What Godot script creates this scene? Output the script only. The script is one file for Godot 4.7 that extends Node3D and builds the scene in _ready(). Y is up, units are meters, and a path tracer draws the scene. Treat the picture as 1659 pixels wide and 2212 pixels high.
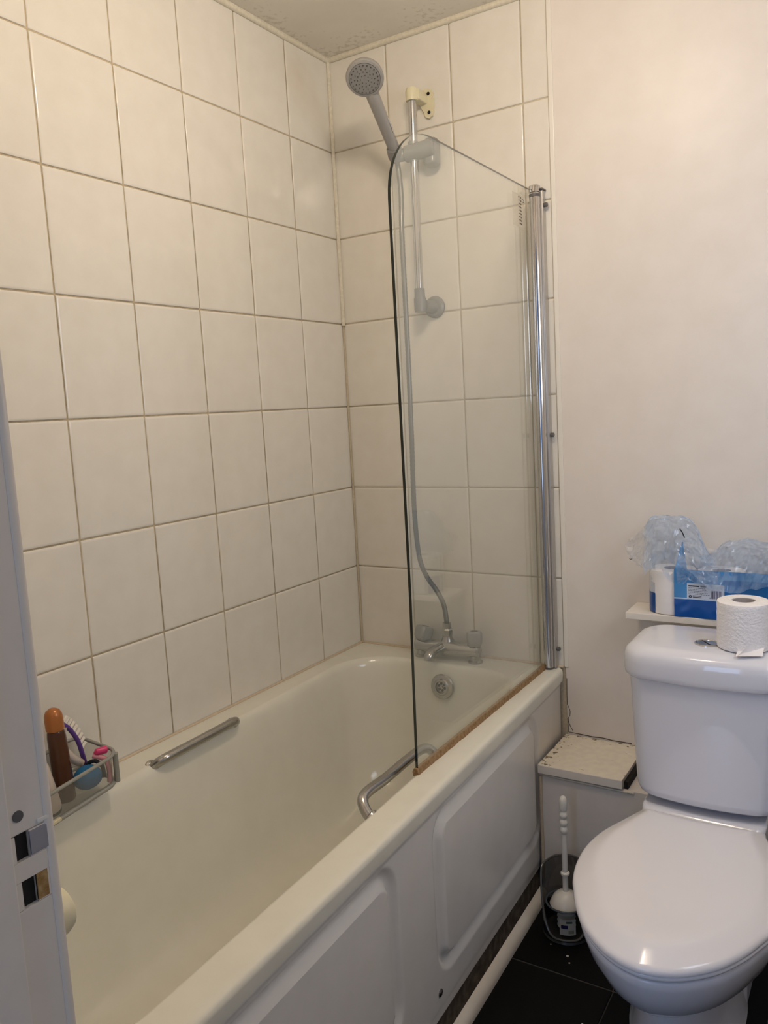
extends Node3D
# A small bathroom, seen from its doorway. Origin: floor level at the corner of the two tiled walls.
# x runs right along the back wall (taps, cistern), z towards the door, y up, metres.

const RIM := 0.55            # height of the bath rim above the floor
const CEIL := 2.286
const TILE_H := 0.2462
const TILE_W := 0.2
const LAMP_A := Vector3(0.785, 2.218, 0.945)
const LAMP_B := Vector3(0.870, 2.218, 0.865)

var taken := {}
var M := {}

# ------------------------------------------------------------------ mesh builder
class MB:
	var t := PackedVector3Array()
	func tri(a: Vector3, b: Vector3, c: Vector3) -> void:
		t.append(a); t.append(b); t.append(c)
	func quad(a: Vector3, b: Vector3, c: Vector3, d: Vector3) -> void:
		tri(a, b, c); tri(a, c, d)
	func loft(rings: Array, cap0 := true, cap1 := true, closed := true) -> MB:
		var n: int = rings[0].size()
		for i in rings.size() - 1:
			var r: PackedVector3Array = rings[i]
			var s: PackedVector3Array = rings[i + 1]
			for j in (n if closed else n - 1):
				var k := (j + 1) % n
				quad(r[j], r[k], s[k], s[j])
		if cap0: fan(rings[0], true)
		if cap1: fan(rings[-1], false)
		return self
	func fan(r: PackedVector3Array, back: bool) -> void:
		var m := Vector3.ZERO
		for q in r: m += q
		m /= r.size()
		for j in r.size():
			var k := (j + 1) % r.size()
			if back: tri(m, r[k], r[j])
			else: tri(m, r[j], r[k])
	func lathe(profile: Array, seg := 28, at := Vector3.ZERO, axis := Vector3.UP) -> MB:
		var q := Basis.IDENTITY
		if not axis.normalized().is_equal_approx(Vector3.UP):
			q = Basis(Quaternion(Vector3.UP, axis.normalized()))
		var rings := []
		for pr in profile:
			var r := PackedVector3Array()
			for j in seg:
				var a := TAU * j / seg
				r.append(at + q * Vector3(cos(a) * pr[0], pr[1], -sin(a) * pr[0]))
			rings.append(r)
		loft(rings, profile[0][0] > 1e-5, profile[-1][0] > 1e-5)
		return self
	func tube(path: Array, rad, seg := 14, caps := true) -> MB:
		var rings := []
		var up := Vector3.UP
		var n := path.size()
		for i in n:
			var d: Vector3 = (path[mini(i + 1, n - 1)] - path[maxi(i - 1, 0)]).normalized()
			if i == 0:
				up = Vector3.UP if absf(d.y) < 0.9 else Vector3.RIGHT
			up = (up - d * up.dot(d)).normalized()
			var side := d.cross(up)
			var rr: float = rad[i] if rad is Array else rad
			var r := PackedVector3Array()
			for j in seg:
				var a := TAU * j / seg
				r.append(path[i] + (up * cos(a) + side * sin(a)) * rr)
			rings.append(r)
		loft(rings, caps, caps)
		return self
	func rbox(lo: Vector3, hi: Vector3, r := 0.002, seg := 2, corner := -1.0) -> MB:
		# a box with every edge rounded; corner sets the radius of its upright edges
		var c := (lo + hi) / 2
		var s := hi - lo
		var cr := r if corner < 0 else corner
		var rings := []
		for i in range(seg + 1):
			var a := PI / 2 * i / seg
			rings.append(rr_ring(c, s.x, s.z, cr, r * (1 - sin(a)), lo.y + r * (1 - cos(a)), 4 if cr > 0.004 else 2))
		for i in range(seg + 1):
			var a := PI / 2 * (seg - i) / seg
			rings.append(rr_ring(c, s.x, s.z, cr, r * (1 - sin(a)), hi.y - r * (1 - cos(a)), 4 if cr > 0.004 else 2))
		loft(rings)
		return self
	static func rr_ring(c: Vector3, w: float, d: float, r: float, inset: float, y: float, n: int) -> PackedVector3Array:
		var o := PackedVector3Array()
		var hw := w / 2 - inset
		var hd := d / 2 - inset
		var q := clampf(r - inset * 0.5, 0.0002, minf(hw, hd))
		for k in 4:
			var cx := (hw - q) * (1 if k == 0 or k == 3 else -1)
			var cz := (hd - q) * (1 if k < 2 else -1)
			for i in range(n + 1):
				var a := PI / 2 * (k + float(i) / n)
				o.append(Vector3(c.x + cx + cos(a) * q, y, c.z + cz + sin(a) * q))
		return o
	func move(xf: Transform3D) -> MB:
		for i in t.size(): t[i] = xf * t[i]
		return self
	func commit(crease := 40.0, uvf = null, hint := Vector3.ZERO) -> ArrayMesh:
		var nf := t.size() / 3
		var fn := PackedVector3Array()
		fn.resize(nf)
		var vol := 0.0
		for f in nf:
			var a := t[f * 3]
			var b := t[f * 3 + 1]
			var c := t[f * 3 + 2]
			fn[f] = (b - a).cross(c - a)
			vol += a.dot(b.cross(c)) if hint == Vector3.ZERO else fn[f].dot(hint)
		var sgn := -1.0 if vol < 0 else 1.0
		var at := {}
		for i in t.size():
			var k := Vector3i((t[i] * 50000.0).round())
			if not at.has(k): at[k] = PackedInt32Array()
			at[k].append(i / 3)
		var lim := cos(deg_to_rad(crease))
		var unit := PackedVector3Array()
		unit.resize(nf)
		for f in nf: unit[f] = fn[f].normalized()
		var pos := PackedVector3Array()
		var nor := PackedVector3Array()
		var uvs := PackedVector2Array()
		for f in nf:
			if fn[f].length_squared() < 1e-22: continue
			for k in ([0, 2, 1] if sgn > 0 else [0, 1, 2]):
				var i: int = f * 3 + k
				var s := Vector3.ZERO
				var near: PackedInt32Array = at[Vector3i((t[i] * 50000.0).round())]
				for g in near:
					if unit[g].dot(unit[f]) > lim: s += fn[g]
				pos.append(t[i]); nor.append((s * sgn).normalized())
				if uvf != null: uvs.append(uvf.call(t[i]))
		var arr := []
		arr.resize(Mesh.ARRAY_MAX)
		arr[Mesh.ARRAY_VERTEX] = pos
		arr[Mesh.ARRAY_NORMAL] = nor
		if uvf != null: arr[Mesh.ARRAY_TEX_UV] = uvs
		var m := ArrayMesh.new()
		m.add_surface_from_arrays(Mesh.PRIMITIVE_TRIANGLES, arr)
		return m

# ------------------------------------------------------------------ nodes and metas
func numbered(called: String) -> String:
	var n: int = taken.get(called, 0)
	taken[called] = n + 1
	return called if n == 0 else "%s_%03d" % [called, n]

func put(called: String, mesh: Mesh, m: Material, parent: Node = self) -> MeshInstance3D:
	var o := MeshInstance3D.new()
	o.name = numbered(called) if parent == self else called
	o.mesh = mesh
	o.material_override = m
	o.cast_shadow = GeometryInstance3D.SHADOW_CASTING_SETTING_ON
	parent.add_child(o, true)
	return o

func obj(called: String, b: MB, m: Material, parent: Node = self, crease := 40.0) -> MeshInstance3D:
	return put(called, b.commit(crease), m, parent)

func thing(called: String, label: String, category: String, at := Vector3.ZERO, group := "") -> Node3D:
	var o := Node3D.new()
	o.name = numbered(called)
	add_child(o)
	o.position = at
	tag(o, label, category, group)
	return o

func tag(o: Node, label: String, category: String, group := "") -> void:
	o.set_meta("label", label)
	o.set_meta("category", category)
	if group: o.set_meta("group", group)

func struct(o: Node, label := "", category := "") -> Node:
	o.set_meta("kind", "structure")
	if label: o.set_meta("label", label)
	if category: o.set_meta("category", category)
	return o

func frame(called: String) -> Node3D:
	var o := Node3D.new()
	o.name = numbered(called)
	add_child(o)
	return o

func box(lo: Vector3, hi: Vector3, r := 0.002) -> MB:
	return MB.new().rbox(lo, hi, r)

func slab(lo: Vector3, hi: Vector3) -> MB:
	var b := MB.new()
	var p := func(i: int) -> Vector3: return Vector3(hi.x if i & 1 else lo.x, hi.y if i & 2 else lo.y, hi.z if i & 4 else lo.z)
	for q in [[0, 1, 3, 2], [4, 6, 7, 5], [0, 4, 5, 1], [2, 3, 7, 6], [0, 2, 6, 4], [1, 5, 7, 3]]:
		b.quad(p.call(q[0]), p.call(q[1]), p.call(q[2]), p.call(q[3]))
	return b

func spline(pts: Array, n := 6) -> Array:
	var o := []
	for i in pts.size() - 1:
		var a = pts[maxi(i - 1, 0)]
		var b = pts[i]
		var c = pts[i + 1]
		var d = pts[mini(i + 2, pts.size() - 1)]
		for k in n:
			o.append(b.cubic_interpolate(c, a, d, float(k) / n))
	o.append(pts[-1])
	return o

# ------------------------------------------------------------------ materials
func mat(called: String, c: Color, rough := 0.5, metal := 0.0, spec := 0.5) -> StandardMaterial3D:
	var m := StandardMaterial3D.new()
	m.resource_name = called
	m.albedo_color = c
	m.roughness = rough
	m.metallic = metal
	m.metallic_specular = spec
	M[called] = m
	return m

func rgb8(r: int, g: int, b: int, a := 1.0) -> Color:
	return Color(r / 255.0, g / 255.0, b / 255.0, a)

func noise_tex(freq: float, lo: Color, hi: Color, size := 512, octaves := 4, seed_ := 1) -> NoiseTexture2D:
	var n := FastNoiseLite.new()
	n.seed = seed_
	n.frequency = freq
	n.fractal_octaves = octaves
	var g := Gradient.new()
	g.set_color(0, lo)
	g.set_color(1, hi)
	var x := NoiseTexture2D.new()
	x.noise = n
	x.width = size
	x.height = size
	x.seamless = true
	x.color_ramp = g
	return x

func triplanar(m: StandardMaterial3D, tex: Texture2D, scale: float, world := true) -> StandardMaterial3D:
	m.albedo_texture = tex
	m.uv1_triplanar = true
	m.uv1_world_triplanar = world
	m.uv1_scale = Vector3.ONE * scale
	return m

func make_materials() -> void:
	var faint := noise_tex(0.012, Color(0.975, 0.972, 0.965), Color(1, 1, 1), 512, 4, 3)
	var specks := noise_tex(0.03, Color(0.90, 0.89, 0.87), Color(1, 1, 1), 512, 5, 8)
	triplanar(mat("tile_glaze", rgb8(230, 225, 214), 0.07, 0.0, 0.5), faint, 2.0)
	triplanar(mat("grout", rgb8(196, 180, 150), 0.9), specks, 6.0)
	triplanar(mat("sealant", rgb8(232, 225, 206), 0.45), specks, 5.0)
	triplanar(mat("old_sealant", rgb8(176, 152, 116), 0.55), noise_tex(0.02, rgb8(170, 140, 112), Color(1, 0.98, 0.95), 512, 5, 5), 9.0)
	triplanar(mat("stained_sealant", rgb8(218, 200, 174), 0.55), specks, 9.0)
	triplanar(mat("back_grout", rgb8(206, 194, 170), 0.9), specks, 6.0)
	triplanar(mat("wall_paint", rgb8(230, 222, 213), 0.36, 0.0, 0.32), faint, 1.3)
	triplanar(mat("matt_paint", rgb8(226, 221, 212), 0.75), faint, 1.3)
	triplanar(mat("gloss_paint", rgb8(228, 219, 207), 0.30), faint, 3.0)
	triplanar(mat("white_gloss", rgb8(240, 233, 222), 0.3), faint, 3.0)
	triplanar(mat("grey_boxing_paint", rgb8(230, 224, 217), 0.40), faint, 3.0)
	triplanar(mat("bath_enamel", rgb8(230, 227, 213), 0.12, 0.0, 0.5), faint, 1.6)
	triplanar(mat("panel_plastic", rgb8(236, 232, 226), 0.22), faint, 1.6)
	triplanar(mat("plinth_board", rgb8(112, 98, 82), 0.7), noise_tex(0.015, rgb8(110, 100, 90), Color(1, 1, 1), 512, 5, 21), 4.0)
	mat("ceramic", rgb8(222, 222, 228), 0.06, 0.0, 0.55)
	mat("seat_plastic", rgb8(238, 235, 236), 0.13, 0.0, 0.5)
	mat("chrome", rgb8(205, 205, 205), 0.10, 1.0)
	mat("worn_chrome", rgb8(178, 176, 172), 0.22, 1.0)
	mat("grey_plastic", rgb8(134, 133, 131), 0.25, 0.0, 0.5)
	mat("dark_grey_plastic", rgb8(92, 90, 88), 0.4)
	mat("light_grey_plastic", rgb8(154, 152, 148), 0.3, 0.1, 0.5)
	mat("hose_metal", rgb8(132, 130, 126), 0.35, 0.7)
	mat("cream_plastic", rgb8(222, 213, 180), 0.35)
	mat("nozzle_rubber", rgb8(70, 68, 64), 0.6)
	mat("black_hole", rgb8(26, 22, 18), 0.9)
	mat("white_plastic", rgb8(232, 226, 214), 0.28)
	mat("glass_edge", rgb8(16, 26, 22), 0.08, 0.0, 0.6)
	var g := mat("screen_glass", Color(0.72, 0.78, 0.70, 0.075), 0.0)
	g.transparency = BaseMaterial3D.TRANSPARENCY_ALPHA
	triplanar(mat("floor_tile", rgb8(13, 12, 12), 0.55, 0.0, 0.28), noise_tex(0.08, Color(0.55, 0.55, 0.55), Color(1.3, 1.3, 1.3), 512, 4, 4), 3.0)
	mat("floor_grout", rgb8(70, 66, 62), 0.9)
	mat("crack", rgb8(74, 58, 38), 0.95)
	mat("peel", rgb8(214, 206, 190), 0.7)
	mat("paper", rgb8(240, 236, 234), 0.95, 0.0, 0.2)
	mat("card_core", rgb8(170, 160, 156), 0.9)
	mat("copper_cap", rgb8(176, 112, 62), 0.3, 0.35)
	mat("brown_bottle", rgb8(78, 44, 26), 0.22)
	mat("purple", rgb8(94, 62, 140), 0.2)
	mat("bristle", rgb8(235, 228, 214), 0.7)
	mat("blue_sponge", rgb8(30, 104, 152), 0.85)
	mat("pink", rgb8(214, 60, 116), 0.3)
	mat("pale_pink", rgb8(222, 150, 160), 0.35)
	mat("pale_bottle", rgb8(214, 200, 186), 0.35)
	mat("black_rubber", rgb8(20, 22, 30), 0.5)
	var ck := mat("caddy_plastic", Color(0.62, 0.63, 0.60, 0.13), 0.12)
	ck.transparency = BaseMaterial3D.TRANSPARENCY_ALPHA
	mat("caddy_rim", rgb8(150, 150, 142), 0.2)
	var sm := mat("smoked_plastic", Color(0.13, 0.13, 0.13, 0.55), 0.12)
	sm.transparency = BaseMaterial3D.TRANSPARENCY_ALPHA
	var film := mat("clear_film", Color(0.80, 0.85, 0.92, 0.20), 0.05)
	film.transparency = BaseMaterial3D.TRANSPARENCY_ALPHA
	var bag := mat("blue_film", Color(0.68, 0.80, 0.93, 0.25), 0.05)
	bag.transparency = BaseMaterial3D.TRANSPARENCY_ALPHA
	mat("opal_glass", rgb8(250, 246, 236), 0.3)
	M.opal_glass.emission_enabled = true
	M.opal_glass.emission = Color(1.0, 0.926, 0.838)
	M.opal_glass.emission_energy_multiplier = 4.0
	mat("hall_paint", rgb8(228, 226, 224), 0.8)
	mat("carpet", rgb8(150, 144, 138), 1.0)
	mat("window_daylight", rgb8(240, 244, 250), 0.4)
	M.window_daylight.emission_enabled = true
	M.window_daylight.emission = Color(0.72, 0.84, 1.0)
	M.window_daylight.emission_energy_multiplier = 0.8

# ------------------------------------------------------------------ scene
func _ready() -> void:
	# camera
	var cam := Camera3D.new()
	cam.name = "camera"
	cam.keep_aspect = Camera3D.KEEP_HEIGHT
	cam.fov = rad_to_deg(2.0 * atan(1106.0 / 1748.88))
	cam.near = 0.02
	cam.position = Vector3(1.40205, RIM + 0.72233, 2.05863)
	cam.basis = Basis.from_euler(Vector3(-0.12488355, 0.56109491, -0.05559413), EULER_ORDER_YXZ)
	add_child(cam)
	cam.current = true
	# environment
	var env := Environment.new()
	env.background_mode = Environment.BG_COLOR
	env.background_color = Color(0.50, 0.60, 0.75)
	env.background_energy_multiplier = 0.6
	env.tonemap_mode = Environment.TONE_MAPPER_LINEAR
	env.tonemap_exposure = 1.0
	env.sdfgi_enabled = true
	env.ssao_enabled = true
	env.ssil_enabled = true
	var we := WorldEnvironment.new()
	we.name = "environment"
	we.environment = env
	add_child(we)
	# daylight from the window at the end of the hall, behind the camera
	var day := AreaLight3D.new()
	day.name = "hall_window_daylight"
	day.area_size = Vector2(0.96, 1.4)
	day.light_color = Color(0.66, 0.79, 1.0)
	day.light_energy = 1.3
	day.area_range = 12.0
	day.shadow_enabled = true
	day.position = Vector3(0.85, 1.35, 3.56)      # faces -z, into the hall
	add_child(day)
	# dusk through the small frosted window in the right wall, out of the frame
	var side := AreaLight3D.new()
	side.name = "bathroom_window_daylight"
	side.area_size = Vector2(0.54, 0.54)
	side.light_color = Color(0.90, 0.94, 1.0)
	side.light_energy = 0.46
	side.area_range = 8.0
	side.shadow_enabled = true
	side.position = Vector3(1.735, 1.55, 0.85)
	side.rotation.y = PI / 2                       # faces -x
	add_child(side)
	make_materials()
	build_room()
	build_tiles()
	build_floor_tiles()
	build_door_frame()
	build_hall()
	build_ceiling_light()
	build_boxing()
	build_bath()
	build_bath_panel()
	build_mixer()
	build_screen()
	build_shower()
	build_toilet()
	build_shelf_and_pack()
	build_loose_roll()
	build_brush()
	build_caddy()
	build_small_things()

# ------------------------------------------------------------------ the room
func build_room() -> void:
	var T := 0.12
	# tiled wall on the left: a backing whose face is the grout, tiles stand proud of it
	struct(obj("wall_left", slab(Vector3(-T, -0.02, -T), Vector3(-0.003, CEIL + 0.02, 1.73)), M.grout), "left wall of cream tiles above the bath", "wall")
	# back wall: backing of the tiles, then the painted part
	var wb := struct(obj("wall_back", slab(Vector3(-0.002, -0.02, -T), Vector3(0.666, CEIL + 0.02, -0.003)), M.back_grout), "back wall, tiled behind the shower and painted behind the toilet", "wall")
	obj("painted_plaster", box(Vector3(0.666, -0.02, -T), Vector3(1.87, CEIL + 0.02, 0.0005), 0.0004), M.wall_paint, wb)
	obj("tile_edge_trim", box(Vector3(0.6625, RIM + 0.002, -0.004), Vector3(0.6745, CEIL, 0.0035), 0.0015), M.white_plastic, wb)
	# cracks in the painted wall, seen beside the bath end and above the boxing
	var px := func(pts: Array) -> Array:
		var o := []
		for q in pts: o.append(Vector3(q[0], q[1] + RIM, 0.0007))
		return o
	var k1: Array = px.call([[0.6675, -0.03], [0.6668, -0.075], [0.6672, -0.105], [0.672, -0.115], [0.6745, -0.124], [0.673, -0.136], [0.6685, -0.143], [0.6685, -0.152], [0.674, -0.166], [0.681, -0.178]])
	obj("crack", MB.new().tube(k1, 0.0008, 5), M.crack, wb)
	var k2: Array = px.call([[0.667, -0.145], [0.668, -0.183], [0.70, -0.184], [0.735, -0.1855], [0.765, -0.184], [0.79, -0.1865], [0.84, -0.186]])
	obj("crack", MB.new().tube(k2, 0.0011, 5), M.crack, wb)
	var wr := MB.new()
	wr.t.append_array(slab(Vector3(1.75, -0.02, -T), Vector3(1.87, CEIL + 0.02, 0.55)).t)
	wr.t.append_array(slab(Vector3(1.75, -0.02, 1.15), Vector3(1.87, CEIL + 0.02, 1.85)).t)
	wr.t.append_array(slab(Vector3(1.75, -0.02, 0.55), Vector3(1.87, 1.25, 1.15)).t)
	wr.t.append_array(slab(Vector3(1.75, 1.85, 0.55), Vector3(1.87, CEIL + 0.02, 1.15)).t)
	struct(obj("wall_right", wr, M.wall_paint), "painted right wall with a small window", "wall")
	var w2 := frame("window_2")
	struct(w2, "small frosted bathroom window in the right wall", "window")
	obj("window_pane", box(Vector3(1.79, 1.28, 0.58), Vector3(1.80, 1.82, 1.12), 0.001), M.window_daylight, w2)
	for q in [[Vector3(1.76, 1.25, 0.55), Vector3(1.83, 1.85, 0.58)], [Vector3(1.76, 1.25, 1.12), Vector3(1.83, 1.85, 1.15)], [Vector3(1.76, 1.25, 0.58), Vector3(1.83, 1.28, 1.12)], [Vector3(1.76, 1.82, 0.58), Vector3(1.83, 1.85, 1.12)]]:
		obj("window_frame", box(q[0], q[1], 0.003), M.white_plastic, w2)
	# front wall with the door opening (x 0.88 .. 1.64, 2.0 m high)
	var fw := MB.new()
	fw.t.append_array(slab(Vector3(-T, -0.02, 1.73), Vector3(0.865, CEIL + 0.02, 1.85)).t)
	fw.t.append_array(slab(Vector3(1.655, -0.02, 1.73), Vector3(1.75, CEIL + 0.02, 1.85)).t)
	fw.t.append_array(slab(Vector3(0.865, 2.015, 1.73), Vector3(1.655, CEIL + 0.02, 1.85)).t)
	struct(obj("wall_front", fw, M.wall_paint), "front wall with the door opening", "wall")
	struct(obj("floor", slab(Vector3(-T, -0.12, -T), Vector3(1.87, -0.0025, 1.85)), M.floor_grout), "black tiled bathroom floor", "floor")
	# ceiling with mould in the corner above the shower
	var cm := StandardMaterial3D.new()
	cm.resource_name = "ceiling_paint"
	cm.roughness = 0.8
	cm.albedo_texture = ceiling_texture()
	M.ceiling_paint = cm
	var cb := slab(Vector3(-T, CEIL, -T), Vector3(1.87, CEIL + 0.12, 1.85))
	var cuv := func(q: Vector3) -> Vector2: return Vector2((q.x + T) / 2.0, (q.z + T) / 2.0)
	struct(put("ceiling", cb.commit(40.0, cuv), cm), "cream painted ceiling, mouldy in the corner over the shower", "ceiling")
	# sealant beads: upright corner, under the ceiling, along the bath
	var beads := frame("trim_1")
	struct(beads, "cream sealant beads in the tile corners", "sealant")
	obj("corner_bead", MB.new().tube([Vector3(0.0045, RIM + 0.98, 0.0045), Vector3(0.0045, CEIL, 0.0045)], 0.0058, 8), M.sealant, beads)
	obj("corner_bead", MB.new().tube([Vector3(0.0025, RIM, 0.0025), Vector3(0.0025, RIM + 0.98, 0.0025)], 0.0034, 8), M.back_grout, beads)
	obj("ceiling_bead", MB.new().tube([Vector3(0.002, CEIL - 0.004, 0.0), Vector3(0.002, CEIL - 0.004, 1.73)], 0.009, 10), M.sealant, beads)
	obj("ceiling_bead", MB.new().tube([Vector3(0.0, CEIL - 0.004, 0.002), Vector3(0.663, CEIL - 0.004, 0.002)], 0.009, 10), M.sealant, beads)
	obj("bath_bead", MB.new().tube([Vector3(0.001, RIM + 0.001, 0.0), Vector3(0.001, RIM + 0.001, 1.72)], 0.0036, 8), M.stained_sealant, beads)
	obj("bath_bead", MB.new().tube([Vector3(0.0, RIM + 0.001, 0.001), Vector3(0.66, RIM + 0.001, 0.001)], 0.0036, 8), M.stained_sealant, beads)

func ceiling_texture() -> ImageTexture:
	# off-white paint; grey-green mould spots crowd along the two wet walls
	var n := 1024
	var im := Image.create(n, n, false, Image.FORMAT_RGB8)
	var a := FastNoiseLite.new(); a.seed = 5; a.frequency = 0.012; a.fractal_octaves = 4
	var b := FastNoiseLite.new(); b.seed = 9; b.frequency = 0.09; b.fractal_octaves = 3
	var base := rgb8(233, 227, 214)
	var mould := rgb8(168, 156, 134)
	for y in n:
		for x in n:
			var mx := x * 2.0 / n - 0.12
			var mz := y * 2.0 / n - 0.12
			var v := a.get_noise_2d(x, y)
			var c := base * (1.0 + 0.02 * v)
			var d := minf(mx, mz)
			if d < 0.12 and mx < 0.8:
				var s := b.get_noise_2d(x, y) * 0.8 + 0.6 * v
				var need := 0.10 + d * 3.4 + maxf(mx, mz) * 0.10
				if s > need: c = c.lerp(mould, clampf((s - need) * 1.1, 0.0, 0.3))
			im.set_pixel(x, y, c)
	return ImageTexture.create_from_image(im)

func tile_mesh(w: float, h: float, bulge: float, lean := 0.0) -> ArrayMesh:
	# a glazed tile, its face slightly pillowed, edges rounded; lies in the xy plane, faces +z
	var r := 0.0011
	var e := 0.006
	var us := func(len_: float) -> Array:
		return [0.0, r * 0.2, r * 0.6, r * 1.2, e * 0.35, e * 0.65, e, len_ * 0.3, len_ * 0.5, len_ * 0.7, len_ - e, len_ - e * 0.65, len_ - e * 0.35, len_ - r * 1.2, len_ - r * 0.6, len_ - r * 0.2, len_]
	var xs: Array = us.call(w)
	var ys: Array = us.call(h)
	var drop := func(d: float) -> float:
		if d >= e: return 0.0
		var z := -(e - d) * (e - d) / 0.024
		if d < r: z += sqrt(maxf(r * r - (r - d) * (r - d), 0.0)) - r
		return z
	var f := func(x: float, y: float) -> Vector3:
		var u := 2 * x / w - 1
		var v := 2 * y / h - 1
		var z: float = bulge * (1 - u * u) * 0.6 + bulge * (1 - v * v) + lean * u
		z += drop.call(minf(x, w - x)) + drop.call(minf(y, h - y))
		return Vector3(x - w / 2, y - h / 2, maxf(z, -0.0045))
	var b := MB.new()
	for i in xs.size() - 1:
		for j in ys.size() - 1:
			b.quad(f.call(xs[i], ys[j]), f.call(xs[i + 1], ys[j]), f.call(xs[i + 1], ys[j + 1]), f.call(xs[i], ys[j + 1]))
	return b.commit(75.0, null, Vector3(0, 0, 1))

func build_tiles() -> void:
	var rng := RandomNumberGenerator.new()
	rng.seed = 11
	var gap := 0.0032
	var w := TILE_W - gap
	var h := TILE_H - gap
	var cut_h := CEIL - RIM - 6 * TILE_H - gap
	var full := []
	var top := []
	for k in 5:
		full.append(tile_mesh(w, h, [0.00025, 0.0004, 0.00012, 0.00035, -0.0001][k]))
		top.append(tile_mesh(w, cut_h, [0.00025, 0.0004, 0.00012, 0.00035, -0.0001][k]))
	var wl := get_node("wall_left")
	var wb := get_node("wall_back")
	for row in 7:
		for col in 9:
			var ww := TILE_W if col < 8 else 0.125
			var o := put("tile", (full if row < 6 else top)[rng.randi() % 5], M.tile_glaze, wl)
			var y := RIM + row * TILE_H + (TILE_H if row < 6 else cut_h + gap) / 2
			o.position = Vector3(rng.randf_range(-0.0004, 0.0003), y, col * TILE_W + ww / 2)
			o.rotation = Vector3(0, PI / 2, 0)
			if col == 8: o.scale.x = (ww - gap) / w
			o.rotate_y(deg_to_rad(rng.randf_range(-0.12, 0.12)))
			o.rotate_z(deg_to_rad(rng.randf_range(-0.10, 0.10)))
	var xs := [0.0, 0.195, 0.393, 0.593, 0.6625]
	for row in 7:
		for col in 4:
			var ww: float = xs[col + 1] - xs[col]
			var o := put("tile", (full if row < 6 else top)[rng.randi() % 5], M.tile_glaze, wb)
			var y := RIM + row * TILE_H + (TILE_H if row < 6 else cut_h + gap) / 2
			o.position = Vector3(xs[col] + ww / 2, y, rng.randf_range(-0.0004, 0.0003))
			o.rotation = Vector3(deg_to_rad(rng.randf_range(-0.1, 0.1)), deg_to_rad(rng.randf_range(-0.12, 0.12)), 0)
			o.scale.x = (ww - gap) / w

func build_floor_tiles() -> void:
	var fl := get_node("floor")
	var cache := {}
	var rows := [[0.166, 0.463, 0.018], [0.469, 1.063, 0.32], [1.069, 1.663, 0.018], [1.669, 1.85, 0.32]]
	for r in rows:
		var x: float = r[2]
		while x < 1.74:
			var lo := maxf(x, 0.62)
			var hi := minf(x + 0.3, 1.75) - 0.003
			x += 0.3
			if hi - lo < 0.03: continue
			var k := Vector2(snappedf(hi - lo, 0.001), snappedf(r[1] - r[0], 0.001))
			if not cache.has(k): cache[k] = MB.new().rbox(Vector3(-k.x / 2, -0.006, -k.y / 2), Vector3(k.x / 2, 0, k.y / 2), 0.0008, 1).commit(30.0)
			var o := put("floor_tile", cache[k], M.floor_tile, fl)
			o.position = Vector3((lo + hi) / 2, 0, (r[0] + r[1]) / 2)

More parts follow.
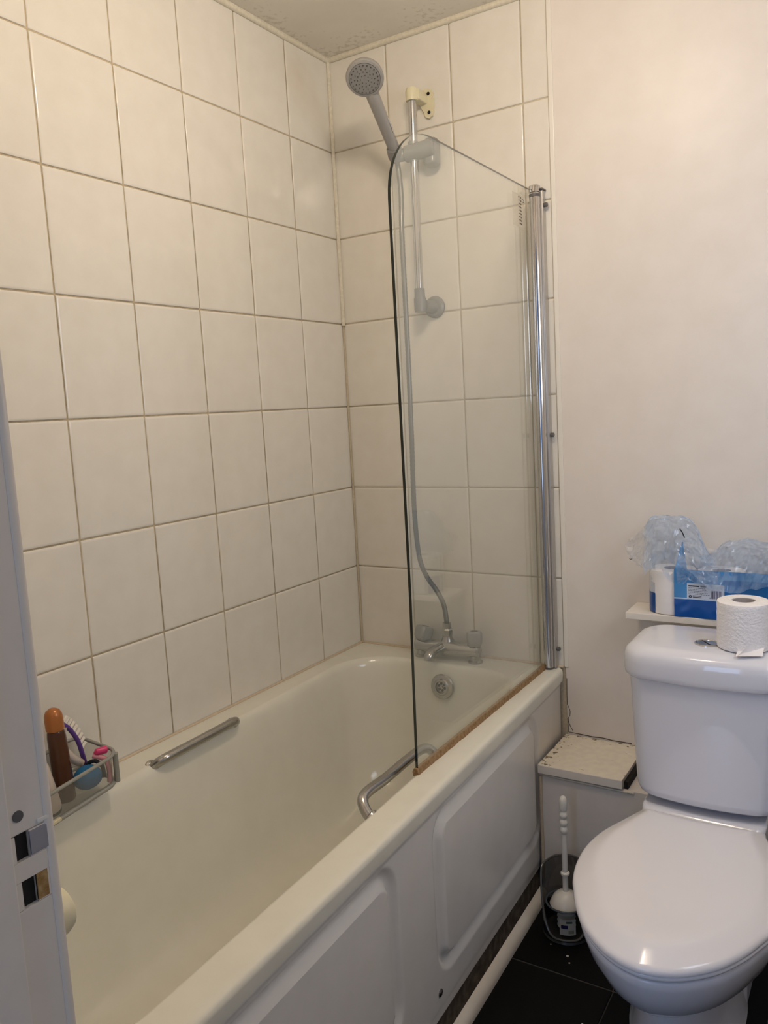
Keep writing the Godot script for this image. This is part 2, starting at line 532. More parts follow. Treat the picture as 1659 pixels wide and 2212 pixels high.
func build_door_frame() -> void:
	# the jamb on the latch side: rebate for the door, stop, worn strike plates
	var d := frame("door_1")
	struct(d, "white painted door frame with latch recesses", "door frame")
	var X := 0.88
	var lat := RIM + 0.433
	# jamb lining in courses round the two recesses
	var j := MB.new()
	var z0 := 1.7125
	var z1 := 1.85
	var x0 := X - 0.016
	var holes := [[0.966, 0.986, 1.7335, 1.7445], [0.930, 0.951, 1.7315, 1.743]]
	j.t.append_array(box(Vector3(x0, 0, z0 + 0.006), Vector3(X, 0.930, z1)).t)
	j.t.append_array(box(Vector3(x0, 0.986, z0 + 0.006), Vector3(X, 2.03, z1)).t)
	j.t.append_array(box(Vector3(x0, 0.951, z0 + 0.006), Vector3(X, 0.966, z1), 0.0005).t)
	for hh in holes:
		j.t.append_array(box(Vector3(x0, hh[0], z0 + 0.006), Vector3(X, hh[1], hh[2]), 0.0005).t)
		j.t.append_array(box(Vector3(x0, hh[0], hh[3]), Vector3(X, hh[1], z1), 0.0005).t)
	obj("jamb", j, M.gloss_paint, d)
	obj("lining_edge", MB.new().rbox(Vector3(x0 - 0.03, 0, z0), Vector3(X + 0.0012, 2.03, z0 + 0.009), 0.003, 3), M.gloss_paint, d)
	obj("door_stop", MB.new().rbox(Vector3(X - 0.004, 0, 1.7485), Vector3(X + 0.0035, 2.0, 1.79), 0.002, 2), M.gloss_paint, d)
	for hh in holes:
		obj("latch_recess", slab(Vector3(x0 - 0.012, hh[0], hh[2]), Vector3(X - 0.0035, hh[1], hh[3])), M.black_hole, d)
	obj("strike_lip", box(Vector3(X - 0.001, 0.967, 1.7145), Vector3(X + 0.0008, 0.985, 1.7335), 0.0006), mat("steel_plate", rgb8(160, 162, 172), 0.35, 0.6), d)
	obj("bare_wood", box(Vector3(X - 0.002, 0.931, 1.7225), Vector3(X + 0.0004, 0.951, 1.7315), 0.0004), triplanar(mat("chipped_wood", rgb8(196, 168, 116), 0.8), noise_tex(0.02, rgb8(170, 140, 100), Color(1, 1, 1), 256, 5, 2), 20.0), d)
	obj("paint_chip", box(Vector3(X - 0.001, 0.988, 1.7165), Vector3(X + 0.0012, 0.9915, 1.7265), 0.0006), M.white_plastic, d)
	obj("screw", MB.new().lathe([[0.0, 0.0], [0.0042, 0.0], [0.0042, 0.0012], [0.0, 0.0016]], 14, Vector3(X - 0.0004, 1.000, 1.7405), Vector3.RIGHT), M.dark_grey_plastic, d)
	# the door itself, swung inwards against the right-hand side, out of view
	var leaf := obj("door_leaf", box(Vector3(1.598, 0.006, 0.965), Vector3(1.634, 1.985, 1.712), 0.003), M.gloss_paint, d)
	obj("door_handle", MB.new().tube([Vector3(1.598, 1.0, 1.03), Vector3(1.560, 1.0, 1.03), Vector3(1.555, 1.0, 1.04), Vector3(1.555, 1.0, 1.14)], 0.008, 12), M.worn_chrome, leaf)
	# other side and head of the frame, out of view
	obj("jamb", box(Vector3(1.64, 0, z0), Vector3(1.656, 2.03, z1)), M.gloss_paint, d)
	obj("head_lining", box(Vector3(X, 2.0, z0), Vector3(1.64, 2.016, z1)), M.gloss_paint, d)

func build_hall() -> void:
	struct(obj("floor_hall", slab(Vector3(0.0, -0.12, 1.85), Vector3(2.4, 0.0, 3.75)), M.carpet), "hall floor", "floor")
	struct(obj("ceiling_hall", slab(Vector3(0.0, 2.35, 1.85), Vector3(2.4, 2.47, 3.75)), M.hall_paint), "hall ceiling", "ceiling")
	struct(obj("wall_hall_left", slab(Vector3(-0.12, -0.12, 1.85), Vector3(0.0, 2.47, 3.75)), M.hall_paint), "hall wall", "wall")
	struct(obj("wall_hall_right", slab(Vector3(2.4, -0.12, 1.85), Vector3(2.52, 2.47, 3.75)), M.hall_paint), "hall wall", "wall")
	var e := MB.new()
	e.t.append_array(slab(Vector3(0.0, 0.0, 3.6), Vector3(0.34, 2.35, 3.72)).t)
	e.t.append_array(slab(Vector3(1.36, 0.0, 3.6), Vector3(2.4, 2.35, 3.72)).t)
	e.t.append_array(slab(Vector3(0.34, 0.0, 3.6), Vector3(1.36, 0.6, 3.72)).t)
	e.t.append_array(slab(Vector3(0.34, 2.1, 3.6), Vector3(1.36, 2.35, 3.72)).t)
	e.t.append_array(slab(Vector3(1.87, 0.0, 1.75), Vector3(2.4, 2.35, 1.85)).t)
	e.t.append_array(slab(Vector3(-0.12, 2.286, 1.84), Vector3(2.4, 2.47, 1.86)).t)
	struct(obj("wall_hall_end", e, M.hall_paint), "hall end wall with a window", "wall")
	var w := frame("window_1")
	struct(w, "hall window with frosted daylight panes", "window")
	obj("window_pane", box(Vector3(0.37, 0.63, 3.64), Vector3(1.33, 2.07, 3.65), 0.001), M.window_daylight, w)
	for q in [[Vector3(0.34, 0.6, 3.61), Vector3(0.37, 2.1, 3.68)], [Vector3(1.33, 0.6, 3.61), Vector3(1.36, 2.1, 3.68)], [Vector3(0.37, 0.6, 3.61), Vector3(1.33, 0.63, 3.68)], [Vector3(0.37, 2.07, 3.61), Vector3(1.33, 2.1, 3.68)]]:
		obj("window_frame", box(q[0], q[1], 0.003), M.white_plastic, w)

func build_ceiling_light() -> void:
	var c := (LAMP_A + LAMP_B) / 2
	var t := thing("ceiling_light", "white ceiling light bar with two round opal globes", "ceiling light", Vector3(c.x, CEIL, c.z))
	var along := (LAMP_B - LAMP_A).normalized()
	var body := MB.new().rbox(Vector3(-0.11, -0.020, -0.04), Vector3(0.11, 0, 0.04), 0.006, 3)
	body.move(Transform3D(Basis(Vector3.UP, atan2(-along.z, along.x)), Vector3.ZERO))
	obj("base", body, M.white_plastic, t)
	for p in [LAMP_A, LAMP_B]:
		var at: Vector3 = p - t.position
		obj("lamp_holder", MB.new().lathe([[0.0, 0.05], [0.020, 0.05], [0.024, 0.034], [0.0, 0.034]], 24, at), M.white_plastic, t)
		var prof := []
		for i in 17:
			var a := -PI / 2 + PI * i / 16
			prof.append([0.038 * cos(a), 0.038 * sin(a)])
		prof[0][0] = 0.0
		prof[-1][0] = 0.0
		obj("lamp_globe", MB.new().lathe(prof, 28, at), M.opal_glass, t)
		var l := OmniLight3D.new()
		l.name = "globe_glow"
		l.light_color = Color(1.0, 0.926, 0.838)
		l.light_energy = 0.168
		l.light_size = 0.041
		l.omni_range = 8.0
		l.omni_attenuation = 2.0
		l.shadow_enabled = true
		l.position = at
		t.add_child(l, true)

func build_boxing() -> void:
	var t := thing("pipe_boxing", "low grey painted pipe boxing with a flaking white top board, beside the bath end", "boxing")
	obj("front_panel", box(Vector3(0.660, 0.0, 0.0), Vector3(1.74, 0.334, 0.206), 0.001), M.grey_boxing_paint, t)
	# top board with stains and chipped edges
	var tb := StandardMaterial3D.new()
	tb.resource_name = "flaking_paint"
	tb.roughness = 0.4
	tb.albedo_texture = ledge_texture()
	var uvf := func(q: Vector3) -> Vector2: return Vector2((q.x - 0.66) / 0.22, q.z / 0.22)
	var tbo := obj("top_board", MB.new().rbox(Vector3(0.6605, 0.338, 0.001), Vector3(0.874, 0.3603, 0.216), 0.0018, 2), M.white_gloss, t)
	put("flaking_coat", MB.new().rbox(Vector3(0.6610, 0.3601, 0.0015), Vector3(0.8735, 0.3606, 0.2145), 0.0002, 1).commit(40.0, uvf), tb, tbo)
	obj("filler_strip", MB.new().tube([Vector3(0.668, 0.333, 0.207), Vector3(0.70, 0.3325, 0.208), Vector3(0.74, 0.331, 0.2075), Vector3(0.78, 0.3325, 0.2085), Vector3(0.83, 0.331, 0.208), Vector3(0.90, 0.330, 0.207)], [0.002, 0.0036, 0.003, 0.004, 0.0034, 0.003], 7), M.peel, t)
	obj("end_gap", slab(Vector3(0.8745, 0.332, 0.02), Vector3(0.884, 0.352, 0.2)), M.black_hole, t)
	obj("corner_bead", MB.new().tube([Vector3(0.664, 0.05, 0.2075), Vector3(0.6655, 0.15, 0.2085), Vector3(0.664, 0.24, 0.2075), Vector3(0.6655, 0.33, 0.208)], 0.0042, 7), M.stained_sealant, t)

func ledge_texture() -> ImageTexture:
	var n := 256
	var im := Image.create(n, n, false, Image.FORMAT_RGB8)
	var a := FastNoiseLite.new(); a.seed = 31; a.frequency = 0.03; a.fractal_octaves = 4
	var b := FastNoiseLite.new(); b.seed = 33; b.frequency = 0.04; b.fractal_octaves = 4
	for y in n:
		for x in n:
			var u := float(x) / n
			var v := float(y) / n
			var c := rgb8(244, 236, 218) * (1.0 + 0.03 * a.get_noise_2d(x, y))
			var yel := a.get_noise_2d(x * 0.6 + 90, y * 1.4)
			if yel > 0.62: c = c.lerp(rgb8(206, 188, 142), clampf((yel - 0.22) * 3.0, 0, 0.6))
			# grime with ragged outlines along the bath side, the back and the cistern side
			var s := b.get_noise_2d(x, y)
			var edge := minf(u, minf(v * 1.6, (1.0 - u) * 3.0))
			if s > 0.06 + edge * 2.6: c = c.lerp(rgb8(104, 88, 62), clampf((s - 0.06 - edge * 2.6) * 5.0, 0, 0.85))
			im.set_pixel(x, y, c)
	for k in 16: im.set_pixel(118 + k, 228 + k / 7, rgb8(96, 82, 58))
	for k in 6: im.set_pixel(210 + k, 70 + k / 3, rgb8(110, 92, 66))
	return ImageTexture.create_from_image(im)

# ------------------------------------------------------------------ bath
func bath_ring(x0: float, x1: float, z0: float, z1: float, r: float, y: float, n := 14) -> PackedVector3Array:
	var o := PackedVector3Array()
	for k in 4:
		var cx := x1 - r if k == 0 or k == 3 else x0 + r
		var cz := z1 - r if k < 2 else z0 + r
		for i in range(n + 1):
			var a := PI / 2 * (k + float(i) / n)
			var q := Vector3(cx + cos(a) * r, y, cz + sin(a) * r)
			o.append(q)
		# points along the straight side that follows
		var nx := (k + 1) % 4
		var ex := x1 - r if nx == 0 or nx == 3 else x0 + r
		var ez := z1 - r if nx < 2 else z0 + r
		var a2 := PI / 2 * (k + 1)
		var from := o[-1]
		var to := Vector3(ex + cos(a2) * r, y, ez + sin(a2) * r)
		for i in range(1, 8): o.append(from.lerp(to, i / 8.0))
	for i in o.size():
		var q := o[i]
		o[i].x += 0.03 * q.z * smoothstep(0.004, 0.05, q.x)
	return o

func build_bath() -> void:
	var t := thing("bathtub", "cream white bathtub with moulded side panel and two chrome grab rails", "bathtub")
	var R := []
	var y := RIM
	R.append(bath_ring(0.003, 0.652, 0.003, 1.705, 0.012, y - 0.036))
	R.append(bath_ring(0.002, 0.660, 0.002, 1.706, 0.014, y - 0.034))
	R.append(bath_ring(0.002, 0.6615, 0.002, 1.706, 0.014, y - 0.012))
	R.append(bath_ring(0.002, 0.6595, 0.002, 1.706, 0.014, y - 0.005))
	R.append(bath_ring(0.002, 0.655, 0.002, 1.706, 0.014, y - 0.0012))
	R.append(bath_ring(0.003, 0.647, 0.003, 1.705, 0.014, y))
	var ins := [  # left, right, tap end, head end, radius, depth
		[0.046, 0.598, 0.088, 1.600, 0.150, 0.0],
		[0.052, 0.592, 0.094, 1.594, 0.146, -0.0022],
		[0.058, 0.586, 0.100, 1.587, 0.142, -0.008],
		[0.064, 0.581, 0.105, 1.578, 0.140, -0.020],
		[0.070, 0.576, 0.110, 1.565, 0.138, -0.045],
		[0.080, 0.568, 0.119, 1.525, 0.136, -0.12],
		[0.092, 0.558, 0.132, 1.470, 0.134, -0.21],
		[0.106, 0.545, 0.150, 1.415, 0.132, -0.29],
		[0.122, 0.530, 0.170, 1.370, 0.130, -0.335],
		[0.145, 0.508, 0.195, 1.330, 0.125, -0.362],
		[0.175, 0.478, 0.225, 1.290, 0.115, -0.376],
		[0.215, 0.438, 0.270, 1.240, 0.100, -0.383],
	]
	for k in ins: R.append(bath_ring(k[0], k[1], k[2], k[3], k[4], y + k[5]))
	var b := MB.new().loft(R, false, true)
	put("tub_shell", b.commit(50.0, null, Vector3.UP), M.bath_enamel, t)
	# under-body so that the tub has thickness
	var U := []
	for k in [[0.05, 0.61, 0.06, 1.62, 0.12, -0.03], [0.085, 0.575, 0.10, 1.50, 0.13, -0.25], [0.12, 0.54, 0.15, 1.40, 0.12, -0.36], [0.20, 0.46, 0.25, 1.26, 0.10, -0.40]]:
		U.append(bath_ring(k[0], k[1], k[2], k[3], k[4], y + k[5]))
	put("tub_underside", MB.new().loft(U, false, true).commit(50.0, null, Vector3.DOWN), M.bath_enamel, t)
	# overflow rose on the tap end
	var oc := Vector3(0.345, y - 0.060, 0.118)
	var on := Vector3(0, 0.12, 1).normalized()
	var ov := obj("overflow", MB.new().lathe([[0.0, -0.004], [0.034, -0.004], [0.036, 0.002], [0.033, 0.006], [0.024, 0.008], [0.021, 0.012], [0.017, 0.012], [0.0155, 0.004], [0.0, 0.004]], 36, oc, on), M.worn_chrome, t)
	var q := Basis(Quaternion(Vector3.UP, on))
	for k in 6:
		var a := TAU * k / 6 + 0.3
		var hc := oc + q * Vector3(cos(a) * 0.0095, 0.0045, sin(a) * 0.0095)
		obj("overflow_hole", MB.new().lathe([[0.0, -0.002], [0.0038, -0.002], [0.0038, 0.0005], [0.0, 0.0005]], 10, hc, on), M.black_hole, ov)
	obj("overflow_screw", MB.new().lathe([[0.0, 0.003], [0.004, 0.003], [0.003, 0.0065], [0.0, 0.007]], 12, oc, on), M.worn_chrome, ov)
	# grab rails: bent chrome tube on round feet, let into the sloping sides below the rim
	var rail := func(pts: Array, feet: Array) -> void:
		var g := obj("grab_rail", MB.new().tube(spline(pts, 7), 0.0105, 18), M.worn_chrome, t)
		for f in feet:
			obj("rail_foot", MB.new().lathe([[0.0, -0.004], [0.0165, -0.004], [0.0165, 0.001], [0.013, 0.004], [0.0, 0.004]], 24, f[0], f[1]), M.worn_chrome, g)
	var ln := Vector3(0.93, 0.36, 0)
	rail.call([Vector3(0.070, y - 0.012, 0.936), Vector3(0.080, y - 0.004, 0.934), Vector3(0.093, y + 0.006, 0.924), Vector3(0.099, y + 0.010, 0.897), Vector3(0.098, y + 0.010, 0.80), Vector3(0.095, y + 0.010, 0.712), Vector3(0.089, y + 0.006, 0.688), Vector3(0.078, y - 0.003, 0.679), Vector3(0.066, y - 0.012, 0.678)],
		[[Vector3(0.0745, y - 0.009, 0.936), ln], [Vector3(0.0695, y - 0.009, 0.678), ln]])
	var rn := Vector3(-0.9, 0.43, 0)
	rail.call([Vector3(0.618, y - 0.018, 0.905), Vector3(0.602, y - 0.006, 0.903), Vector3(0.588, y + 0.008, 0.893), Vector3(0.582, y + 0.013, 0.868), Vector3(0.580, y + 0.010, 0.80), Vector3(0.577, y + 0.010, 0.72), Vector3(0.578, y + 0.010, 0.655), Vector3(0.586, y + 0.004, 0.632), Vector3(0.600, y - 0.012, 0.627), Vector3(0.610, y - 0.022, 0.626)],
		[[Vector3(0.612, y - 0.014, 0.905), rn], [Vector3(0.603, y - 0.016, 0.626), rn]])
	# a chipped spot in the enamel
	obj("enamel_chip", MB.new().lathe([[0.0, -0.001], [0.0035, -0.001], [0.0028, 0.0012], [0.0, 0.0015]], 10, Vector3(0.178, y - 0.3735, 0.535)), M.dark_grey_plastic, t)

func panel_x(z: float) -> float:
	return 0.648 + 0.03 * z

func build_bath_panel() -> void:
	var t := get_node("bathtub")
	var y0 := 0.070
	var y1 := RIM - 0.030
	var fields := [[0.205, 0.770, 0.168, 0.476], [0.947, 1.515, 0.168, 0.476]]
	var depth := func(z: float, y: float) -> float:
		var g := 0.0
		for f in fields:
			var c := Vector2((f[0] + f[1]) / 2, (f[2] + f[3]) / 2)
			var h := Vector2((f[1] - f[0]) / 2, (f[3] - f[2]) / 2)
			var rad := 0.045
			var q := (Vector2(z, y) - c).abs() - h + Vector2(rad, rad)
			var d := Vector2(maxf(q.x, 0), maxf(q.y, 0)).length() + minf(maxf(q.x, q.y), 0.0) - rad
			# sharp inner step, soft rise to the raised field
			if absf(d) < 0.019:
				g = minf(g, -0.0100 * pow(cos(d / 0.019 * PI / 2), 1.3))
			if d < -0.0: g += 0.003 * smoothstep(0.0, 0.02, -d)
		# a flat border along the top edge, slightly stepped
		if y > y1 - 0.022: g += 0.0025 * smoothstep(y1 - 0.022, y1 - 0.018, y)
		if y < y0 + 0.03: g -= 0.004 * smoothstep(y0 + 0.03, y0, y)
		return g
	var nz := 300
	var ny := 100
	var b := MB.new()
	var pts := []
	for i in nz + 1:
		var col := PackedVector3Array()
		var z := 0.004 + (1.70 - 0.004) * i / nz
		col.append(Vector3(panel_x(z) - 0.012, y0, z))
		for j in ny + 1:
			var y := y0 + (y1 - y0) * j / ny
			col.append(Vector3(panel_x(z) + depth.call(z, y), y, z))
		col.append(Vector3(panel_x(z) - 0.012, y1, z))
		pts.append(col)
	b.loft(pts, false, false, false)
	var sp := put("side_panel", b.commit(35.0, null, Vector3.RIGHT), M.panel_plastic, t)
	sp.set_meta("label", "white moulded plastic side panel with two grooved rectangles")
	obj("screw", MB.new().lathe([[0.0, -0.002], [0.008, -0.002], [0.008, 0.001], [0.005, 0.003], [0.0, 0.0035]], 18, Vector3(panel_x(0.787) + 0.0005, RIM - 0.422, 0.787), Vector3.RIGHT), M.worn_chrome, sp)
	# dirty plinth board under the panel and the white quadrant on the floor
	var pb := frame("trim_2")
	struct(pb, "grimy brown plinth board under the bath panel", "plinth")
	var p := MB.new()
	var ring := func(z: float) -> PackedVector3Array:
		var x: float = panel_x(z)
		return PackedVector3Array([Vector3(x - 0.03, 0.0, z), Vector3(x + 0.001, 0.0, z), Vector3(x - 0.006, 0.085, z), Vector3(x - 0.03, 0.085, z)])
	p.loft([ring.call(0.206), ring.call(1.70)])
	obj("plinth_board", p, M.plinth_board, pb, 20.0)
	var qd := frame("trim_3")
	struct(qd, "white quadrant moulding along the floor under the bath", "moulding")
	var qp := MB.new()
	var qr := func(z: float) -> PackedVector3Array:
		var x: float = panel_x(z) + 0.0005
		var o := PackedVector3Array([Vector3(x, 0.0, z)])
		for i in 7:
			var a := PI / 2 * i / 6
			o.append(Vector3(x + cos(a) * 0.021, sin(a) * 0.026, z))
		return o
	qp.loft([qr.call(0.208), qr.call(0.9), qr.call(1.70)])
	obj("quadrant", qp, M.white_gloss, qd, 35.0)

func build_mixer() -> void:
	var c := Vector3(0.333, RIM, 0.052)
	var t := thing("bath_mixer_tap", "chrome bath mixer tap on the rim with two square-topped handles", "tap", c)
	obj("body", MB.new().tube([Vector3(-0.105, 0.034, 0), Vector3(-0.10, 0.034, 0), Vector3(-0.06, 0.032, 0.002), Vector3(0, 0.034, 0.006), Vector3(0.06, 0.032, 0.002), Vector3(0.095, 0.034, 0), Vector3(0.10, 0.034, 0)], [0.014, 0.019, 0.019, 0.024, 0.019, 0.019, 0.014], 20), M.worn_chrome, t)
	for s in [-1, 1]:
		obj("pillar", MB.new().lathe([[0.021, 0.0], [0.021, 0.004], [0.015, 0.008], [0.014, 0.03], [0.016, 0.046], [0.0, 0.048]], 22, Vector3(s * 0.086, 0, 0)), M.worn_chrome, t)
		var hb := MB.new()
		var rings := []
		for k in [[0.026, 0.048], [0.034, 0.051], [0.043, 0.060], [0.045, 0.075], [0.044, 0.086], [0.038, 0.0905], [0.028, 0.0915]]:
			rings.append(MB.rr_ring(Vector3.ZERO, k[0], k[0], k[0] * 0.24, 0, k[1] - 0.048, 5))
		hb.loft(rings)
		hb.move(Transform3D(Basis(Vector3.UP, 0.5 * s) * Basis(Vector3.RIGHT, -0.35 if s < 0 else -0.12), Vector3(s * 0.086, 0.046, 0.0)))
		var hd := obj("handle", hb, M.light_grey_plastic, t)
		var cap := MB.new().lathe([[0.0, 0.0], [0.011, 0.0], [0.010, 0.0022], [0.0, 0.003]], 18)
		cap.move(Transform3D(Basis(Vector3.UP, 0.5 * s) * Basis(Vector3.RIGHT, -0.35 if s < 0 else -0.12), Vector3(s * 0.086, 0.046, 0.0)) * Transform3D(Basis(), Vector3(0, 0.0425, 0)))
		obj("handle_cap", cap, M.dark_grey_plastic, hd)
	obj("spout", MB.new().tube(spline([Vector3(-0.008, 0.034, 0.0), Vector3(-0.014, 0.036, 0.035), Vector3(-0.018, 0.034, 0.060), Vector3(-0.020, 0.026, 0.076), Vector3(-0.020, 0.016, 0.080)], 5), [0.018, 0.018, 0.017, 0.017, 0.0165, 0.0165, 0.016, 0.016, 0.016, 0.016, 0.016, 0.0155, 0.0155, 0.0155, 0.0155, 0.0155, 0.0155, 0.0155, 0.015, 0.015, 0.0145], 20), M.worn_chrome, t)
	obj("diverter", MB.new().lathe([[0.0, 0.04], [0.024, 0.04], [0.018, 0.058], [0.014, 0.066], [0.014, 0.072], [0.0, 0.072]], 22, Vector3(0, 0, 0)), M.worn_chrome, t)
	obj("hose_nut", MB.new().lathe([[0.0, 0.070], [0.015, 0.070], [0.0165, 0.074], [0.0165, 0.088], [0.0135, 0.092], [0.0125, 0.108], [0.0, 0.108]], 8, Vector3(0, 0, 0)), M.worn_chrome, t, 20.0)

func build_screen() -> void:
	var X := 0.615
	var t := thing("shower_screen", "clear glass bath screen with rounded top corner, hinged on a chrome post", "shower screen", Vector3(X, RIM, 0))
	# outline in (z, y)
	var o := [Vector2(0.034, 0.006), Vector2(0.737, 0.006)]
	var top := 1.256
	var R := 0.15
	o.append(Vector2(0.728, 0.35)); o.append(Vector2(0.728, 0.8)); o.append(Vector2(0.728, top - R))
	for i in range(1, 15):
		var a := PI / 2 * i / 14
		o.append(Vector2(0.728 - R * 1.15 + cos(a) * R * 1.15, top - R + sin(a) * R))
	o.append(Vector2(0.034, top))
	var half := 0.003
	var poly := PackedVector2Array(o)
	var idx := Geometry2D.triangulate_polygon(poly)
	var g := MB.new()
	for i in range(0, idx.size(), 3):
		var a := poly[idx[i]]
		var b := poly[idx[i + 1]]
		var c := poly[idx[i + 2]]
		g.tri(Vector3(half, a.y, a.x), Vector3(half, b.y, b.x), Vector3(half, c.y, c.x))
		g.tri(Vector3(-half, a.y, a.x), Vector3(-half, c.y, c.x), Vector3(-half, b.y, b.x))
	var glass := put("glass_pane", g.commit(10.0), M.screen_glass, t)
	# polished edges, dark green as thick glass is end-on
	var e := MB.new()
	for i in range(1, poly.size() - 1):
		var a := poly[i]
		var b := poly[i + 1]
		e.quad(Vector3(half, a.y, a.x), Vector3(half, b.y, b.x), Vector3(-half, b.y, b.x), Vector3(-half, a.y, a.x))
	put("glass_edge", e.commit(30.0, null, Vector3(0, 0.3, 1)), M.glass_edge, glass)
	# stained seal along the bottom
	var sb := MB.new()
	var rings := []
	var nz := FastNoiseLite.new(); nz.seed = 4; nz.frequency = 40.0
	for i in 61:
		var z := 0.03 + (0.742 - 0.03) * i / 60
		var w := 0.005 + 0.002 * nz.get_noise_1d(z)
		rings.append(PackedVector3Array([Vector3(-0.006, -0.004, z), Vector3(w + 0.004, -0.004, z), Vector3(w, 0.004, z), Vector3(0.0040, 0.012 + 0.002 * nz.get_noise_1d(z + 9), z), Vector3(-0.0040, 0.012, z), Vector3(-0.0075, 0.005, z)]))
	sb.loft(rings)
	put("bottom_seal", sb.commit(50.0), M.old_sealant, t)
	# hinge post: ribbed chrome extrusion
	var pr := []
	var ext := func(cx: float, cz: float, pts: Array, y0: float, y1: float) -> MB:
		var rs := []
		for yy in [y0, y1]:
			var r := PackedVector3Array()
			for q in pts: r.append(Vector3(cx + q[0], yy, cz + q[1]))
			rs.append(r)
		return MB.new().loft(rs)
	for i in 36:
		var a := TAU * i / 36
		var rr := 0.0135
		if i % 36 in [9, 14, 20]: rr = 0.0105
		pr.append([cos(a) * rr, sin(a) * rr])
	obj("hinge_post", ext.call(0.012, 0.026, pr, 0.004, 1.244), M.chrome, t, 25.0)
	obj("post_cap", MB.new().lathe([[0.0, 1.239], [0.0125, 1.239], [0.0125, 1.246], [0.0148, 1.247], [0.0148, 1.262], [0.012, 1.2645], [0.0, 1.2645]], 18, Vector3(0.012, 0, 0.026)), M.chrome, t, 30.0)
	obj("post_collar", MB.new().lathe([[0.0, 1.236], [0.0142, 1.236], [0.0142, 1.243], [0.0, 1.243]], 18, Vector3(0.012, 0, 0.026)), M.dark_grey_plastic, t)
	obj("post_foot", MB.new().lathe([[0.0, -0.001], [0.013, -0.001], [0.014, 0.006], [0.0, 0.007]], 18, Vector3(0.012, 0, 0.026)), M.dark_grey_plastic, t)
	obj("wall_channel", box(Vector3(0.0245, 0.002, 0.001), Vector3(0.0315, 1.252, 0.022), 0.0015), mat("satin_aluminium", rgb8(196, 192, 186), 0.3, 0.75), t)
	obj("channel_cover", box(Vector3(0.022, 1.252, 0.001), Vector3(0.034, 1.256, 0.028), 0.001), M.dark_grey_plastic, t)
	for yy in [1.216, 0.634, 0.054]:
		obj("screw", MB.new().lathe([[0.0, 0.0], [0.0048, 0.0], [0.0058, 0.002], [0.0058, 0.008], [0.0040, 0.010], [0.0, 0.010]], 14, Vector3(0.0312, yy, 0.013), Vector3.RIGHT), M.dark_grey_plastic, t)
	# care sticker on the glass
	var st := StandardMaterial3D.new()
	st.resource_name = "sticker_print"
	st.albedo_texture = sticker_texture()
	st.transparency = BaseMaterial3D.TRANSPARENCY_ALPHA
	st.roughness = 0.5
	var sq := MB.new()
	sq.quad(Vector3(0.0034, 1.152, 0.150), Vector3(0.0034, 1.152, 0.072), Vector3(0.0034, 1.230, 0.072), Vector3(0.0034, 1.230, 0.150))
	var suv := func(q: Vector3) -> Vector2: return Vector2((0.150 - q.z) / 0.078, (1.230 - q.y) / 0.078)
	put("care_sticker", sq.commit(40.0, suv, Vector3.RIGHT), st, t)

func sticker_texture() -> ImageTexture:
	var im := Image.create(256, 256, false, Image.FORMAT_RGBA8)
	im.fill(Color(0.82, 0.78, 0.70, 0.34))
	var ink := Color(0.13, 0.10, 0.08, 0.95)
	for k in 9:
		var y := 14 + k * 26
		im.fill_rect(Rect2i(120 + (k % 3) * 3, y + 2, 34, 7), Color(0.16, 0.12, 0.1, 0.7))
		im.fill_rect(Rect2i(160, y - 2, 9, 16), ink)
		im.fill_rect(Rect2i(170, y + 4, 12, 9), ink)
	im.fill_rect(Rect2i(196, 28, 44, 6), ink)
	im.fill_rect(Rect2i(196, 46, 44, 6), ink)
	im.fill_rect(Rect2i(234, 28, 6, 24), ink)
	return ImageTexture.create_from_image(im)

